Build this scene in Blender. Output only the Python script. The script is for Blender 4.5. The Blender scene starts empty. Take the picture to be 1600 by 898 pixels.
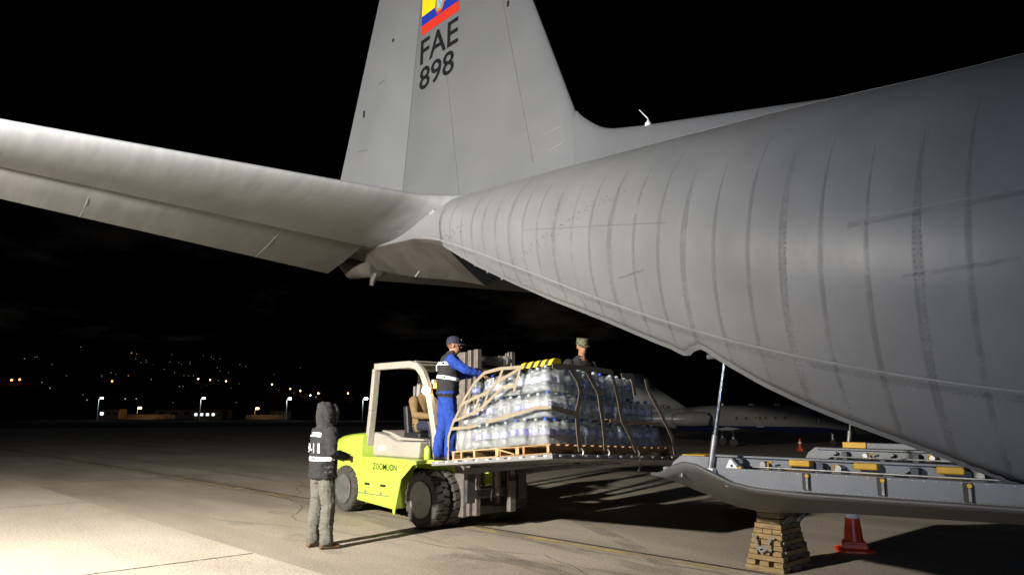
import bpy, bmesh, math, random
from mathutils import Vector, Matrix, Euler, noise
from mathutils.kdtree import KDTree
from mathutils.bvhtree import BVHTree
random.seed(7)
PI = math.pi
S = bpy.context.scene
COL = S.collection

# ------------------------------------------------------------------ camera, sky, lights, exposure
PITCH = math.atan(201 / 1130)
YAW = math.radians(42.5)                       # view direction, measured from the aircraft's tail direction
CAM = Vector((3.70, -7.40, 1.60))
fh = Vector((-math.cos(YAW), math.sin(YAW), 0))
right = Vector((fh.y, -fh.x, 0))
fwd = Vector((fh.x * math.cos(PITCH), fh.y * math.cos(PITCH), math.sin(PITCH)))
up = right.cross(fwd)
cam = bpy.data.cameras.new('camera')
cam.sensor_width = 36; cam.lens = 1130 / 1600 * 36
cam.clip_start = 0.05; cam.clip_end = 9000
camo = bpy.data.objects.new('camera', cam); COL.objects.link(camo)
camo.matrix_world = Matrix(((right.x, up.x, -fwd.x, CAM.x), (right.y, up.y, -fwd.y, CAM.y), (right.z, up.z, -fwd.z, CAM.z), (0, 0, 0, 1)))
S.camera = camo

W = bpy.data.worlds.new('World'); S.world = W; W.use_nodes = True
nt = W.node_tree; nt.nodes.clear()
wo = nt.nodes.new('ShaderNodeOutputWorld'); bg = nt.nodes.new('ShaderNodeBackground')
sky = nt.nodes.new('ShaderNodeTexSky'); sky.sky_type = 'NISHITA'; sky.sun_disc = False
sky.sun_elevation = math.radians(-4); sky.sun_rotation = math.radians(120); sky.altitude = 2700
# thin night cloud: a soft noise adds a very faint moonlit veil
tc = nt.nodes.new('ShaderNodeTexCoord'); mp = nt.nodes.new('ShaderNodeMapping'); mp.inputs['Scale'].default_value = (2.2, 2.2, 7)
nz = nt.nodes.new('ShaderNodeTexNoise'); nz.inputs['Scale'].default_value = 2.3; nz.inputs['Detail'].default_value = 7; nz.inputs['Roughness'].default_value = .62
cr = nt.nodes.new('ShaderNodeValToRGB'); cr.color_ramp.elements[0].position = .50; cr.color_ramp.elements[0].color = (0, 0, 0, 1)
cr.color_ramp.elements[1].position = .85; cr.color_ramp.elements[1].color = (.10, .085, .075, 1)
mx = nt.nodes.new('ShaderNodeMix'); mx.data_type = 'RGBA'; mx.blend_type = 'ADD'; mx.inputs[0].default_value = 1
sc_ = nt.nodes.new('ShaderNodeMix'); sc_.data_type = 'RGBA'; sc_.blend_type = 'MULTIPLY'; sc_.inputs[0].default_value = 1; sc_.inputs[7].default_value = (.012, .012, .012, 1)
L = nt.links.new
sx = nt.nodes.new('ShaderNodeSeparateXYZ'); el_ = nt.nodes.new('ShaderNodeMapRange'); el_.inputs[1].default_value = .30; el_.inputs[2].default_value = .12; mm_ = nt.nodes.new('ShaderNodeMix'); mm_.data_type = 'RGBA'; mm_.blend_type = 'MULTIPLY'; mm_.inputs[0].default_value = 1
L(tc.outputs['Generated'], sx.inputs[0]); L(sx.outputs[2], el_.inputs[0]); L(cr.outputs[0], mm_.inputs[6]); L(el_.outputs[0], mm_.inputs[7])
L(tc.outputs['Generated'], mp.inputs[0]); L(mp.outputs[0], nz.inputs['Vector']); L(nz.outputs['Fac'], cr.inputs[0])
L(sky.outputs[0], sc_.inputs[6]); L(sc_.outputs[2], mx.inputs[6]); L(mm_.outputs[2], mx.inputs[7]); L(mx.outputs[2], bg.inputs[0])
bg.inputs['Strength'].default_value = .12; L(bg.outputs[0], wo.inputs[0])

# the moon: very weak and bluish
sun = bpy.data.lights.new('moon', 'SUN'); sun.energy = .05; sun.angle = math.radians(25); sun.color = (.62, .74, 1.0)
so = bpy.data.objects.new('moon', sun); COL.objects.link(so)
so.rotation_euler = Vector((-.55, .62, -.75)).to_track_quat('-Z', 'Y').to_euler()
# the apron's floodlight mast, standing left of and behind the view and aimed at the tail and the forklift
FL = Vector((-2.8, -12.4, 5.0))
fl = bpy.data.lights.new('floodlight', 'SPOT'); fl.spot_size = math.radians(128); fl.spot_blend = 1.; fl.shadow_soft_size = .16
fl.energy = 19500; fl.color = (1.0, .945, .86)
fo = bpy.data.objects.new('floodlight', fl); COL.objects.link(fo); fo.location = FL
fo.rotation_euler = (Vector((-9.5, -2.3, 1.5)) - FL).to_track_quat('-Z', 'Y').to_euler()

# a second, weaker and bluish floodlight low on the right, behind the view (it shows on the flank, the ramp and the load)
f2 = bpy.data.lights.new('floodlight_low', 'SPOT'); f2.spot_size = math.radians(54); f2.spot_blend = 1.; f2.shadow_soft_size = .15
f2.energy = 2100; f2.color = (.52, .68, 1.0)
f2o = bpy.data.objects.new('floodlight_low', f2); COL.objects.link(f2o); f2o.location = (8.5, -12.5, 1.6)
f2o.rotation_euler = (Vector((3.0, -1.6, 4.0)) - f2o.location).to_track_quat('-Z', 'Y').to_euler()

S.view_settings.view_transform = 'Standard'; S.view_settings.look = 'None'
S.view_settings.exposure = 0; S.view_settings.gamma = 1; S.view_settings.use_curve_mapping = False
S.render.engine = 'CYCLES'
S.cycles.use_denoising = True
S.cycles.max_bounces = 8; S.cycles.transparent_max_bounces = 24; S.cycles.diffuse_bounces = 3
S.cycles.sample_clamp_indirect = 3; S.cycles.caustics_reflective = False; S.cycles.caustics_refractive = False

# ------------------------------------------------------------------ materials
MATS = {}
def mat(name, col, rough=.55, metal=0., var=.0, vscale=6., bump=0., bscale=40., col2=None, alpha=1., spec=.5, stretch=None, emit=None, estr=0., coat=0., contrast=.2):
    m = bpy.data.materials.new(name); m.use_nodes = True; t = m.node_tree; b = t.nodes['Principled BSDF']
    b.inputs['Base Color'].default_value = (*col, 1); b.inputs['Roughness'].default_value = rough; b.inputs['Metallic'].default_value = metal
    b.inputs['Specular IOR Level'].default_value = spec; b.inputs['Alpha'].default_value = alpha; b.inputs['Coat Weight'].default_value = coat
    if emit: b.inputs['Emission Color'].default_value = (*emit, 1); b.inputs['Emission Strength'].default_value = estr
    if var or bump or col2:
        tcn = t.nodes.new('ShaderNodeTexCoord'); mpn = t.nodes.new('ShaderNodeMapping'); t.links.new(tcn.outputs['Object'], mpn.inputs[0])
        if stretch: mpn.inputs['Scale'].default_value = stretch
        n = t.nodes.new('ShaderNodeTexNoise'); n.inputs['Scale'].default_value = vscale; n.inputs['Detail'].default_value = 8; n.inputs['Roughness'].default_value = .62
        t.links.new(mpn.outputs[0], n.inputs['Vector'])
        r = t.nodes.new('ShaderNodeValToRGB'); c2 = col2 or tuple(c * (1 - var) for c in col)
        r.color_ramp.elements[0].position = .5 - contrast; r.color_ramp.elements[0].color = (*c2, 1)
        r.color_ramp.elements[1].position = .5 + contrast; r.color_ramp.elements[1].color = (*tuple(min(1, c * (1 + var * .5)) for c in col), 1)
        t.links.new(n.outputs['Fac'], r.inputs[0]); t.links.new(r.outputs[0], b.inputs['Base Color'])
        rr = t.nodes.new('ShaderNodeMapRange'); rr.inputs[3].default_value = max(.02, rough - .12); rr.inputs[4].default_value = min(1, rough + .12)
        t.links.new(n.outputs['Fac'], rr.inputs[0]); t.links.new(rr.outputs[0], b.inputs['Roughness'])
        if bump:
            n2 = t.nodes.new('ShaderNodeTexNoise'); n2.inputs['Scale'].default_value = bscale; n2.inputs['Detail'].default_value = 5
            t.links.new(mpn.outputs[0], n2.inputs['Vector'])
            bp = t.nodes.new('ShaderNodeBump'); bp.inputs['Strength'].default_value = bump; bp.inputs['Distance'].default_value = .02
            t.links.new(n2.outputs['Fac'], bp.inputs['Height']); t.links.new(bp.outputs[0], b.inputs['Normal'])
    MATS[name] = m
    return m
M = MATS
mat('skin_grey', (.164, .170, .180), .42, var=.15, vscale=1.8, stretch=(1, 1, .45), bump=.26, bscale=3.4, contrast=.25)
mat('tail_shade', (.05, .044, .038), .6, var=.4, vscale=2.5, stretch=(1, .5, 1))  # dark brown with the tail underside's shade painted in; its fittings share it
mat('elevator_grey', (.125, .124, .122), .5, var=.22, vscale=2.4, stretch=(.5, 2.6, .5), bump=.05, bscale=4)
mat('skin_grey_dirty', (.218, .228, .246), .5, var=.20, vscale=2.4, stretch=(.5, 2.6, .5), bump=.05, bscale=4)
mat('fin_grey', (.122, .128, .139), .42, var=.07, vscale=1.1, bump=.02, bscale=2)
mat('rudder_grey', (.155, .163, .175), .42, var=.07, vscale=1.1, bump=.02, bscale=2)
mat('seam_dirt', (.137, .137, .139), .55, var=.34, vscale=9, contrast=.2)
mat('seam_light', (.23, .23, .225), .45, var=.2)
mat('seam_dark', (.10, .10, .105), .6)
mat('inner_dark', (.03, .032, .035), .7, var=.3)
mat('ramp_grey', (.16, .17, .19), .5, var=.16, vscale=5, bump=.04, bscale=25)
mat('ramp_dark', (.055, .06, .075), .6, var=.4)
mat('hull_grey', (.085, .082, .08), .5, var=.35, vscale=3, stretch=(.5, 1.5, 1.5), bump=.05)
mat('yellow_paint', (.55, .31, .01), .45, var=.2, vscale=14)
mat('chrome', (.5, .51, .53), .2, metal=1., var=.15, vscale=20)
mat('steel', (.38, .38, .38), .38, metal=.85, var=.25, vscale=14)
mat('dark_steel', (.10, .10, .105), .5, metal=.5, var=.4)
mat('white_paint', (.72, .73, .72), .45, var=.12)
mat('black', (.012, .012, .014), .5)
mat('letter_black', (.007, .007, .008), .85, spec=.15)
mat('flag_yellow', (.80, .57, .01), .45); mat('flag_blue', (.012, .03, .30), .45); mat('flag_red', (.52, .03, .015), .45)
mat('gold', (.40, .22, .05), .5, var=.5, vscale=30); mat('emblem_blue', (.25, .45, .60), .5, var=.5, vscale=20)
mat('lime', (.44, .58, .075), .36, var=.2, vscale=3, coat=.3)
mat('beige_paint', (.36, .335, .295), .38, var=.10, vscale=6, coat=.2)
mat('mast_grey', (.20, .175, .155), .45, metal=.35, var=.35, vscale=10)
mat('rubber', (.03, .028, .027), .78, var=.5, vscale=16, bump=.2, bscale=60, col2=(.075, .065, .055))
mat('rim', (.12, .117, .113), .5, metal=.1, var=.3, vscale=12)
mat('rim_light', (.30, .295, .285), .5, var=.3, vscale=12)
mat('glass_dark', (.03, .035, .04), .06, spec=.8)
mat('mirror_grey', (.24, .235, .23), .35, metal=.1)
mat('pine', (.44, .30, .145), .7, var=.28, vscale=5, stretch=(1, 9, 9), bump=.12, bscale=30)
mat('pine_brown', (.33, .18, .07), .72, var=.4, vscale=5, stretch=(9, 1, 9), bump=.12, bscale=30)
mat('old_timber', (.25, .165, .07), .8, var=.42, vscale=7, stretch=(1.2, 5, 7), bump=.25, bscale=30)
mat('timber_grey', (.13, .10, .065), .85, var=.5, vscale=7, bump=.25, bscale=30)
mat('webbing', (.26, .21, .14), .8, var=.22, vscale=30, bump=.15, bscale=150)
mat('webbing_grey', (.17, .165, .15), .85, var=.3, vscale=20)
mat('bottle', (.27, .29, .292), .12, alpha=.42, spec=.8, var=.18, vscale=9)
mat('bottle_clear', (.25, .29, .30), .10, alpha=.36, spec=.9, var=.2, vscale=9)
mat('cap_blue', (.02, .10, .55), .4); mat('cap_light', (.10, .30, .70), .4); mat('cap_clear', (.34, .40, .45), .4)
mat('label_violet', (.07, .06, .26), .45, var=.75, vscale=22, col2=(.36, .37, .44), contrast=.08)
mat('label_blue', (.012, .03, .22), .45, var=.7, vscale=18, col2=(.26, .30, .40), contrast=.08)
mat('label_white', (.42, .42, .43), .5, var=.3, vscale=24, col2=(.30, .27, .45), contrast=.1)
def film_mat():
    m = bpy.data.materials.new('film'); m.use_nodes = True; t = m.node_tree; t.nodes.clear(); N = t.nodes.new; K = t.links.new
    out = N('ShaderNodeOutputMaterial'); tr = N('ShaderNodeBsdfTransparent'); tr.inputs[0].default_value = (.95, .97, .98, 1); df = N('ShaderNodeBsdfDiffuse'); df.inputs[0].default_value = (.33, .345, .345, 1)
    gl = N('ShaderNodeBsdfGlossy'); gl.inputs['Color'].default_value = (.20, .20, .20, 1); gl.inputs['Roughness'].default_value = .16
    mx_ = N('ShaderNodeMixShader'); ad = N('ShaderNodeAddShader'); tcn = N('ShaderNodeTexCoord'); n1 = N('ShaderNodeTexNoise'); n1.inputs['Scale'].default_value = 13; n1.inputs['Detail'].default_value = 6; n1.inputs['Roughness'].default_value = .6; n1.inputs['Distortion'].default_value = 1.2
    K(tcn.outputs['Object'], n1.inputs['Vector']); bp = N('ShaderNodeBump'); bp.inputs['Strength'].default_value = 1; bp.inputs['Distance'].default_value = .05; K(n1.outputs['Fac'], bp.inputs['Height']); K(bp.outputs[0], gl.inputs['Normal'])
    rr = N('ShaderNodeMapRange'); rr.inputs[1].default_value = .4; rr.inputs[2].default_value = .7; rr.inputs[3].default_value = .04; rr.inputs[4].default_value = .30; K(n1.outputs['Fac'], rr.inputs[0]); K(rr.outputs[0], mx_.inputs[0])
    K(tr.outputs[0], mx_.inputs[1]); K(df.outputs[0], mx_.inputs[2]); K(mx_.outputs[0], ad.inputs[0]); K(gl.outputs[0], ad.inputs[1]); K(ad.outputs[0], out.inputs[0])
    M['film'] = m
film_mat()
mat('cardboard', (.33, .20, .10), .85, var=.25)
mat('orange', (.80, .085, .014), .38, var=.3, vscale=5, col2=(.42, .028, .012))
mat('reflective', (.93, .97, .95), .35, spec=.6)
mat('cloth_black', (.019, .0185, .020), .9, var=.3, vscale=14, bump=.5, bscale=26)
mat('cloth_charcoal', (.027, .026, .027), .9, var=.3, vscale=14, bump=.5, bscale=26)
mat('cloth_grey', (.115, .112, .093), .9, var=.22, vscale=9, bump=.5, bscale=24)
mat('cloth_blue', (.008, .045, .30), .85, var=.3, vscale=9, bump=.5, bscale=24)
mat('cloth_navy', (.015, .018, .04), .85, var=.3)
mat('cloth_tan', (.20, .13, .055), .9, var=.25, vscale=9, bump=.4, bscale=24)
mat('camouflage', (.17, .16, .09), .9, vscale=34, col2=(.035, .045, .025), contrast=.06)
mat('skin', (.36, .175, .10), .55, var=.12, vscale=20, spec=.35)
mat('hair', (.012, .009, .008), .7)
mat('boot', (.12, .07, .03), .7, var=.35, vscale=12); mat('boot_black', (.02, .019, .018), .55)
mat('jet_white', (.20, .20, .19), .32, var=.1, vscale=1.5, coat=.4)
mat('jet_blue', (.01, .014, .06), .3, coat=.4)
mat('jet_window', (.12, .085, .05), .15)
mat('concrete_wall', (.34, .30, .25), .85, var=.25, vscale=.3)
mat('house_wall', (.30, .25, .20), .85, var=.25, vscale=.2)
mat('pole', (.35, .35, .34), .5, metal=.4)
def emi(name, col, st):
    m = mat(name, (.02, .02, .02), .5, emit=col, estr=st); m.cycles.emission_sampling = 'NONE'
emi('lamp_white', (.85, .95, 1.0), 26); emi('lamp_orange', (1.0, .45, .13), 16); emi('lamp_red', (1.0, .16, .06), 10)
emi('town_warm', (1.0, .72, .45), .5); emi('town_cold', (.75, .88, 1.0), .8); emi('town_orange', (1.0, .5, .2), .9); emi('window_lit', (.80, .92, 1.0), 2.2)
emi('work_lamp', (1.0, .86, .55), 26); emi('beacon_amber', (1.0, .42, .04), 7)

# ground materials with stains, patches and a worn line
def ground_mat(name, c1, c2, scale, rough=.85, streak=(1, 1, 1), stain=.5):
    m = bpy.data.materials.new(name); m.use_nodes = True; t = m.node_tree; b = t.nodes['Principled BSDF']; N = t.nodes.new; K = t.links.new
    tcn = N('ShaderNodeTexCoord'); mpn = N('ShaderNodeMapping'); mpn.inputs['Scale'].default_value = streak; K(tcn.outputs['Object'], mpn.inputs[0])
    n = N('ShaderNodeTexNoise'); n.inputs['Scale'].default_value = scale; n.inputs['Detail'].default_value = 9; n.inputs['Roughness'].default_value = .6; K(mpn.outputs[0], n.inputs['Vector'])
    r = N('ShaderNodeValToRGB'); r.color_ramp.elements[0].position = .32; r.color_ramp.elements[0].color = (*c2, 1); r.color_ramp.elements[1].position = .66; r.color_ramp.elements[1].color = (*c1, 1); K(n.outputs['Fac'], r.inputs[0])
    n2 = N('ShaderNodeTexNoise'); n2.inputs['Scale'].default_value = .35; n2.inputs['Detail'].default_value = 5; K(mpn.outputs[0], n2.inputs['Vector'])
    r2 = N('ShaderNodeValToRGB'); r2.color_ramp.elements[0].position = .38; r2.color_ramp.elements[0].color = (1 - stain, 1 - stain, 1 - stain, 1); r2.color_ramp.elements[1].position = .6; r2.color_ramp.elements[1].color = (1, 1, 1, 1); K(n2.outputs['Fac'], r2.inputs[0])
    n3 = N('ShaderNodeTexNoise'); n3.inputs['Scale'].default_value = 38; n3.inputs['Detail'].default_value = 4; K(tcn.outputs['Object'], n3.inputs['Vector'])
    r3 = N('ShaderNodeValToRGB'); r3.color_ramp.elements[0].position = .3; r3.color_ramp.elements[0].color = (.58, .58, .58, 1); r3.color_ramp.elements[1].position = .7; r3.color_ramp.elements[1].color = (1.12, 1.12, 1.12, 1); K(n3.outputs['Fac'], r3.inputs[0])
    a = N('ShaderNodeMix'); a.data_type = 'RGBA'; a.blend_type = 'MULTIPLY'; a.inputs[0].default_value = 1; K(r.outputs[0], a.inputs[6]); K(r2.outputs[0], a.inputs[7])
    a2 = N('ShaderNodeMix'); a2.data_type = 'RGBA'; a2.blend_type = 'MULTIPLY'; a2.inputs[0].default_value = 1; K(a.outputs[2], a2.inputs[6]); K(r3.outputs[0], a2.inputs[7])
    K(a2.outputs[2], b.inputs['Base Color']); b.inputs['Roughness'].default_value = rough; b.inputs['Specular IOR Level'].default_value = .3
    bp = N('ShaderNodeBump'); bp.inputs['Strength'].default_value = .25; bp.inputs['Distance'].default_value = .01; K(n3.outputs['Fac'], bp.inputs['Height']); K(bp.outputs[0], b.inputs['Normal'])
    M[name] = m
ground_mat('asphalt', (.51, .44, .352), (.375, .32, .252), .9, streak=(.35, 1.3, 1), stain=.24)
ground_mat('concrete', (.58, .513, .42), (.49, .428, .345), 1.3, streak=(.5, 1.2, 1), stain=.16)
ground_mat('grass_ground', (.035, .04, .02), (.02, .022, .012), .4, rough=1.)
ground_mat('hill_ground', (.02, .022, .014), (.012, .012, .009), .01, rough=1.)
def worn(name, col, thr, scale=2.4, stretch=(.5, 3, 1), amax=.8):
    m = mat(name, col, .7); t = m.node_tree; b = t.nodes['Principled BSDF']
    tcn = t.nodes.new('ShaderNodeTexCoord'); mpn = t.nodes.new('ShaderNodeMapping'); mpn.inputs['Scale'].default_value = stretch; t.links.new(tcn.outputs['Object'], mpn.inputs[0])
    n = t.nodes.new('ShaderNodeTexNoise'); n.inputs['Scale'].default_value = scale; n.inputs['Detail'].default_value = 9; n.inputs['Roughness'].default_value = .75; t.links.new(mpn.outputs[0], n.inputs['Vector'])
    r = t.nodes.new('ShaderNodeValToRGB'); r.color_ramp.elements[0].position = thr; r.color_ramp.elements[0].color = (0, 0, 0, 1); r.color_ramp.elements[1].position = thr + .12; r.color_ramp.elements[1].color = (amax, amax, amax, 1)
    t.links.new(n.outputs['Fac'], r.inputs[0]); t.links.new(r.outputs[0], b.inputs['Alpha'])
worn('worn_yellow', (.56, .42, .15), .45); worn('tar', (.045, .042, .038), .36); mat('rivet', (.115, .117, .122), .5)
worn('tyre_mark', (.16, .14, .118), .42, 1.4, (.6, 2, 1), .22); worn('oil_stain', (.16, .14, .118), .42, 5, (1, 1, 1), .13); worn('rivet_line', (.07, .07, .072), .44, 46, (1, 1, 1), .36); worn('frame_stain', (.115, .115, .117), .40, 2.0, (1, 1, 1), .19); worn('pale_joint', (.34, .30, .25), .45)

# ------------------------------------------------------------------ mesh helpers
def rotz(a): return Matrix.Rotation(a, 3, 'Z')
class MB:
    def __init__(s): s.v = []; s.f = []; s.mi = []; s.cur = 0
    def add(s, vs, fs):
        o = len(s.v); s.v += [Vector(v) for v in vs]; s.f += [tuple(i + o for i in f) for f in fs]; s.mi += [s.cur] * len(fs); return s
    def box(s, c, d, rot=None):
        c = Vector(c); hx, hy, hz = d[0] / 2, d[1] / 2, d[2] / 2
        vs = [Vector((x, y, z)) for x in (-hx, hx) for y in (-hy, hy) for z in (-hz, hz)]
        if rot: vs = [rot @ v for v in vs]
        return s.add([v + c for v in vs], [(0, 1, 3, 2), (4, 6, 7, 5), (0, 4, 5, 1), (2, 3, 7, 6), (0, 2, 6, 4), (1, 5, 7, 3)])
    def mm(s, lo, hi): return s.box([(a + b) / 2 for a, b in zip(lo, hi)], [abs(b - a) for a, b in zip(lo, hi)])
    def beam(s, p, q, w, h, upv=(0, 0, 1)):
        p = Vector(p); q = Vector(q); d = (q - p).normalized(); u = Vector(upv)
        if abs(d.dot(u)) > .98: u = Vector((1, 0, 0))
        sd = d.cross(u).normalized(); u = sd.cross(d)
        vs = [b + sd * (a * w / 2) + u * (c * h / 2) for b in (p, q) for a, c in ((-1, -1), (1, -1), (1, 1), (-1, 1))]
        return s.add(vs, [(3, 2, 1, 0), (4, 5, 6, 7), (0, 1, 5, 4), (1, 2, 6, 5), (2, 3, 7, 6), (3, 0, 4, 7)])
    def cyl(s, p, q, r0, r1=None, n=16, caps=True):
        p = Vector(p); q = Vector(q); r1 = r0 if r1 is None else r1; d = (q - p).normalized()
        u = Vector((0, 0, 1)) if abs(d.z) < .9 else Vector((1, 0, 0)); a = d.cross(u).normalized(); b = d.cross(a)
        vs = []
        for c, r in ((p, r0), (q, r1)):
            vs += [c + a * (r * math.cos(2 * PI * i / n)) + b * (r * math.sin(2 * PI * i / n)) for i in range(n)]
        fs = [(i, i + n, (i + 1) % n + n, (i + 1) % n) for i in range(n)]
        if caps: fs += [tuple(range(n)), tuple(range(2 * n - 1, n - 1, -1))]
        return s.add(vs, fs)
    def tube(s, pts, r, n=8):
        pts = [Vector(p) for p in pts]; rings = []; a = None
        for i, p in enumerate(pts):
            d = (pts[min(i + 1, len(pts) - 1)] - pts[max(i - 1, 0)]).normalized()
            if a is None:
                u = Vector((0, 0, 1)) if abs(d.z) < .9 else Vector((1, 0, 0)); a = d.cross(u).normalized()
            a = (a - d * a.dot(d)).normalized(); b = d.cross(a)
            rr = r[i] if isinstance(r, (list, tuple)) else r
            rings.append([p + a * (rr * math.cos(2 * PI * k / n)) + b * (rr * math.sin(2 * PI * k / n)) for k in range(n)])
        return s.loft(rings, True, True)
    def loft(s, rings, closed=True, caps=False):
        n = len(rings[0]); vs = [v for r in rings for v in r]; fs = []
        for i in range(len(rings) - 1):
            for k in range(n if closed else n - 1):
                k2 = (k + 1) % n; fs.append((i * n + k, i * n + k2, (i + 1) * n + k2, (i + 1) * n + k))
        if caps: fs += [tuple(range(n - 1, -1, -1)), tuple((len(rings) - 1) * n + k for k in range(n))]
        return s.add(vs, fs)
    def prism(s, poly, axis, a, b):
        """poly: 2-D outline; axis 'y': (x,z) outline from y=a to y=b; 'x': (y,z); 'z': (x,y)"""
        def mk(p, t): return {'y': (p[0], t, p[1]), 'x': (t, p[0], p[1]), 'z': (p[0], p[1], t)}[axis]
        n = len(poly)
        vs = [mk(p, a) for p in poly] + [mk(p, b) for p in poly]
        return s.add(vs, [tuple(range(n)), tuple(range(2 * n - 1, n - 1, -1))] + [(i, i + n, (i + 1) % n + n, (i + 1) % n) for i in range(n)])
    def lathe(s, prof, c, axis='z', n=24):
        c = Vector(c); rings = []
        for r, h in prof:
            ring = []
            for i in range(n):
                a = 2 * PI * i / n; x, y = r * math.cos(a), r * math.sin(a)
                ring.append(c + (Vector((x, y, h)) if axis == 'z' else Vector((x, h, y)) if axis == 'y' else Vector((h, x, y))))
            rings.append(ring)
        return s.loft(rings, True, True)
    def ribbon(s, pts, w, th, nrm):
        """flat strap along pts; nrm: surface normal (or one per point)"""
        pts = [Vector(p) for p in pts]; rings = []
        for i, p in enumerate(pts):
            d = (pts[min(i + 1, len(pts) - 1)] - pts[max(i - 1, 0)]).normalized()
            nn = Vector(nrm[i] if isinstance(nrm, list) else nrm); sd = d.cross(nn).normalized()
            rings.append([p + sd * w / 2, p - sd * w / 2, p - sd * w / 2 + nn * th, p + sd * w / 2 + nn * th])
        return s.loft(rings, True, True)
    def sheet_ribbon(s, pts, w, nrm, taper=0):
        pts = [Vector(p) for p in pts]; rings = []
        for i, p in enumerate(pts):
            d = (pts[min(i + 1, len(pts) - 1)] - pts[max(i - 1, 0)]).normalized(); nn = Vector(nrm[i] if isinstance(nrm, list) else nrm); sd = d.cross(nn).normalized()
            k_ = min(1, .12 + i / max(1, taper)) if taper else 1
            rings.append([p + sd * w * k_ / 2, p - sd * w * k_ / 2])
        return s.loft(rings, False)
    def build(s, name, m, parent=None, smooth=False, bevel=0., off=None, seg=2, angle=40):
        me = bpy.data.meshes.new(name); o = off if off is not None else (Vector(parent['_o']) if parent and '_o' in parent else Vector((0, 0, 0)))
        me.from_pydata([tuple(v - o) for v in s.v], [], s.f)
        for k in (m if isinstance(m, list) else [m]): me.materials.append(M[k])
        if isinstance(m, list): me.polygons.foreach_set('material_index', s.mi)
        bm = bmesh.new(); bm.from_mesh(me); bmesh.ops.recalc_face_normals(bm, faces=bm.faces); bm.to_mesh(me); bm.free()
        if smooth:
            me.polygons.foreach_set('use_smooth', [True] * len(me.polygons)); me.set_sharp_from_angle(angle=math.radians(angle))
        ob = bpy.data.objects.new(name, me); COL.objects.link(ob)
        if parent: ob.parent = parent; ob['_o'] = tuple(o)
        if bevel:
            bv = ob.modifiers.new('bevel', 'BEVEL'); bv.width = bevel; bv.segments = seg; bv.limit_method = 'ANGLE'; bv.angle_limit = math.radians(35)
        return ob
def thing(name, label, cat, loc=(0, 0, 0), group=None, rot=None, world_parts=True):
    o = bpy.data.objects.new(name, None); COL.objects.link(o); o.location = loc; o.empty_display_size = .2
    if rot is not None: o.rotation_euler = rot
    o['label'] = label; o['category'] = cat
    if group: o['group'] = group
    o['_o'] = tuple(loc) if world_parts else (0., 0., 0.)
    return o
def tag(o, label, cat, group=None):
    o['label'] = label; o['category'] = cat
    if group: o['group'] = group
    return o
def struct(o): o['kind'] = 'structure'; return o
def copy_tree(o, parent=None):
    c = o.copy(); COL.objects.link(c); c.parent = parent
    for ch in [x for x in o.children]: copy_tree(ch, c)
    return c
def text_verts(txt, size, sx=1., shear=0., bold=0.):
    cu = bpy.data.curves.new('t', 'FONT'); cu.body = txt; cu.size = size; cu.align_x = 'LEFT'; cu.shear = shear; cu.offset = bold; cu.resolution_u = 4
    ob = bpy.data.objects.new('t', cu); COL.objects.link(ob); dg = bpy.context.evaluated_depsgraph_get(); dg.update()
    me = bpy.data.meshes.new_from_object(ob.evaluated_get(dg)); bpy.data.objects.remove(ob)
    bm = bmesh.new(); bm.from_mesh(me); bmesh.ops.triangulate(bm, faces=bm.faces)
    bm.verts.ensure_lookup_table()
    vs = [(v.co.x * sx, v.co.y) for v in bm.verts]; fs = [tuple(v.index for v in f.verts) for f in bm.faces]; bm.free(); bpy.data.meshes.remove(me)
    x0 = min(v[0] for v in vs); y0 = min(v[1] for v in vs)
    return [(x - x0, y - y0) for x, y in vs], fs
def fit_text(txt, w, h, bold=0.):
    vs, fs = text_verts(txt, 1., 1., 0., bold); mw = max(v[0] for v in vs); mh = max(v[1] for v in vs)
    return [(x / mw * w, y / mh * h) for x, y in vs], fs
def letters(vs3, fs, m_, parent, name='letter'):
    """every glyph a part of its own"""
    par = list(range(len(vs3)))
    def find(a):
        while par[a] != a: par[a] = par[par[a]]; a = par[a]
        return a
    for f in fs:
        for b in f[1:]: par[find(f[0])] = find(b)
    grp = {}
    for f in fs: grp.setdefault(find(f[0]), []).append(f)
    for g in grp.values():
        ids = sorted({i for f in g for i in f}); mp_ = {k: i for i, k in enumerate(ids)}
        MB().add([vs3[k] for k in ids], [tuple(mp_[i] for i in f) for f in g]).build(name, m_, parent)
def interp(tab, x):
    if x <= tab[0][0]: return tab[0][1]
    for (a, b), (c, d) in zip(tab, tab[1:]):
        if x <= c: return b + (d - b) * (x - a) / (c - a)
    return tab[-1][1]

# ------------------------------------------------------------------ the setting
def sheet(name, m, poly, z): return struct(MB().add([(x, y, z) for x, y in poly], [tuple(range(len(poly)))]).build(name, m))
sheet('ground', 'grass_ground', [(-3000, -3000), (3000, -3000), (3000, 3000), (-3000, 3000)], -.012)
apron = sheet('apron', 'asphalt', [(-135, -70), (90, -70), (90, 75), (-95, 85)], 0)
GS = .0226                                    # the apron's joints run 1.3 degrees off the aircraft's axis
def gy(y0, x): return y0 + GS * x
pad = sheet('concrete_pad', 'concrete', [(-135, -69), (89, -69), (89, gy(-3.46, 89)), (-135, gy(-3.46, -135))], .004)
def ground_strip(name, m, y0, w, x0, x1, z, parent):
    n = 24; mb = MB(); xs = [x0 + (x1 - x0) * i / n for i in range(n + 1)]
    mb.loft([[Vector((x, gy(y0, x) - w / 2, z)), Vector((x, gy(y0, x) + w / 2, z))] for x in xs], closed=False)
    o = mb.build(name, m); o.parent = parent; return o
ground_strip('painted_line', 'worn_yellow', -.28, .15, -60, 40, .006, apron)
ground_strip('tar_joint', 'tar', -.14, .07, -90, 40, .004, apron)
ground_strip('pale_joint', 'pale_joint', -.46, .10, -90, 40, .0045, apron)
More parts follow.
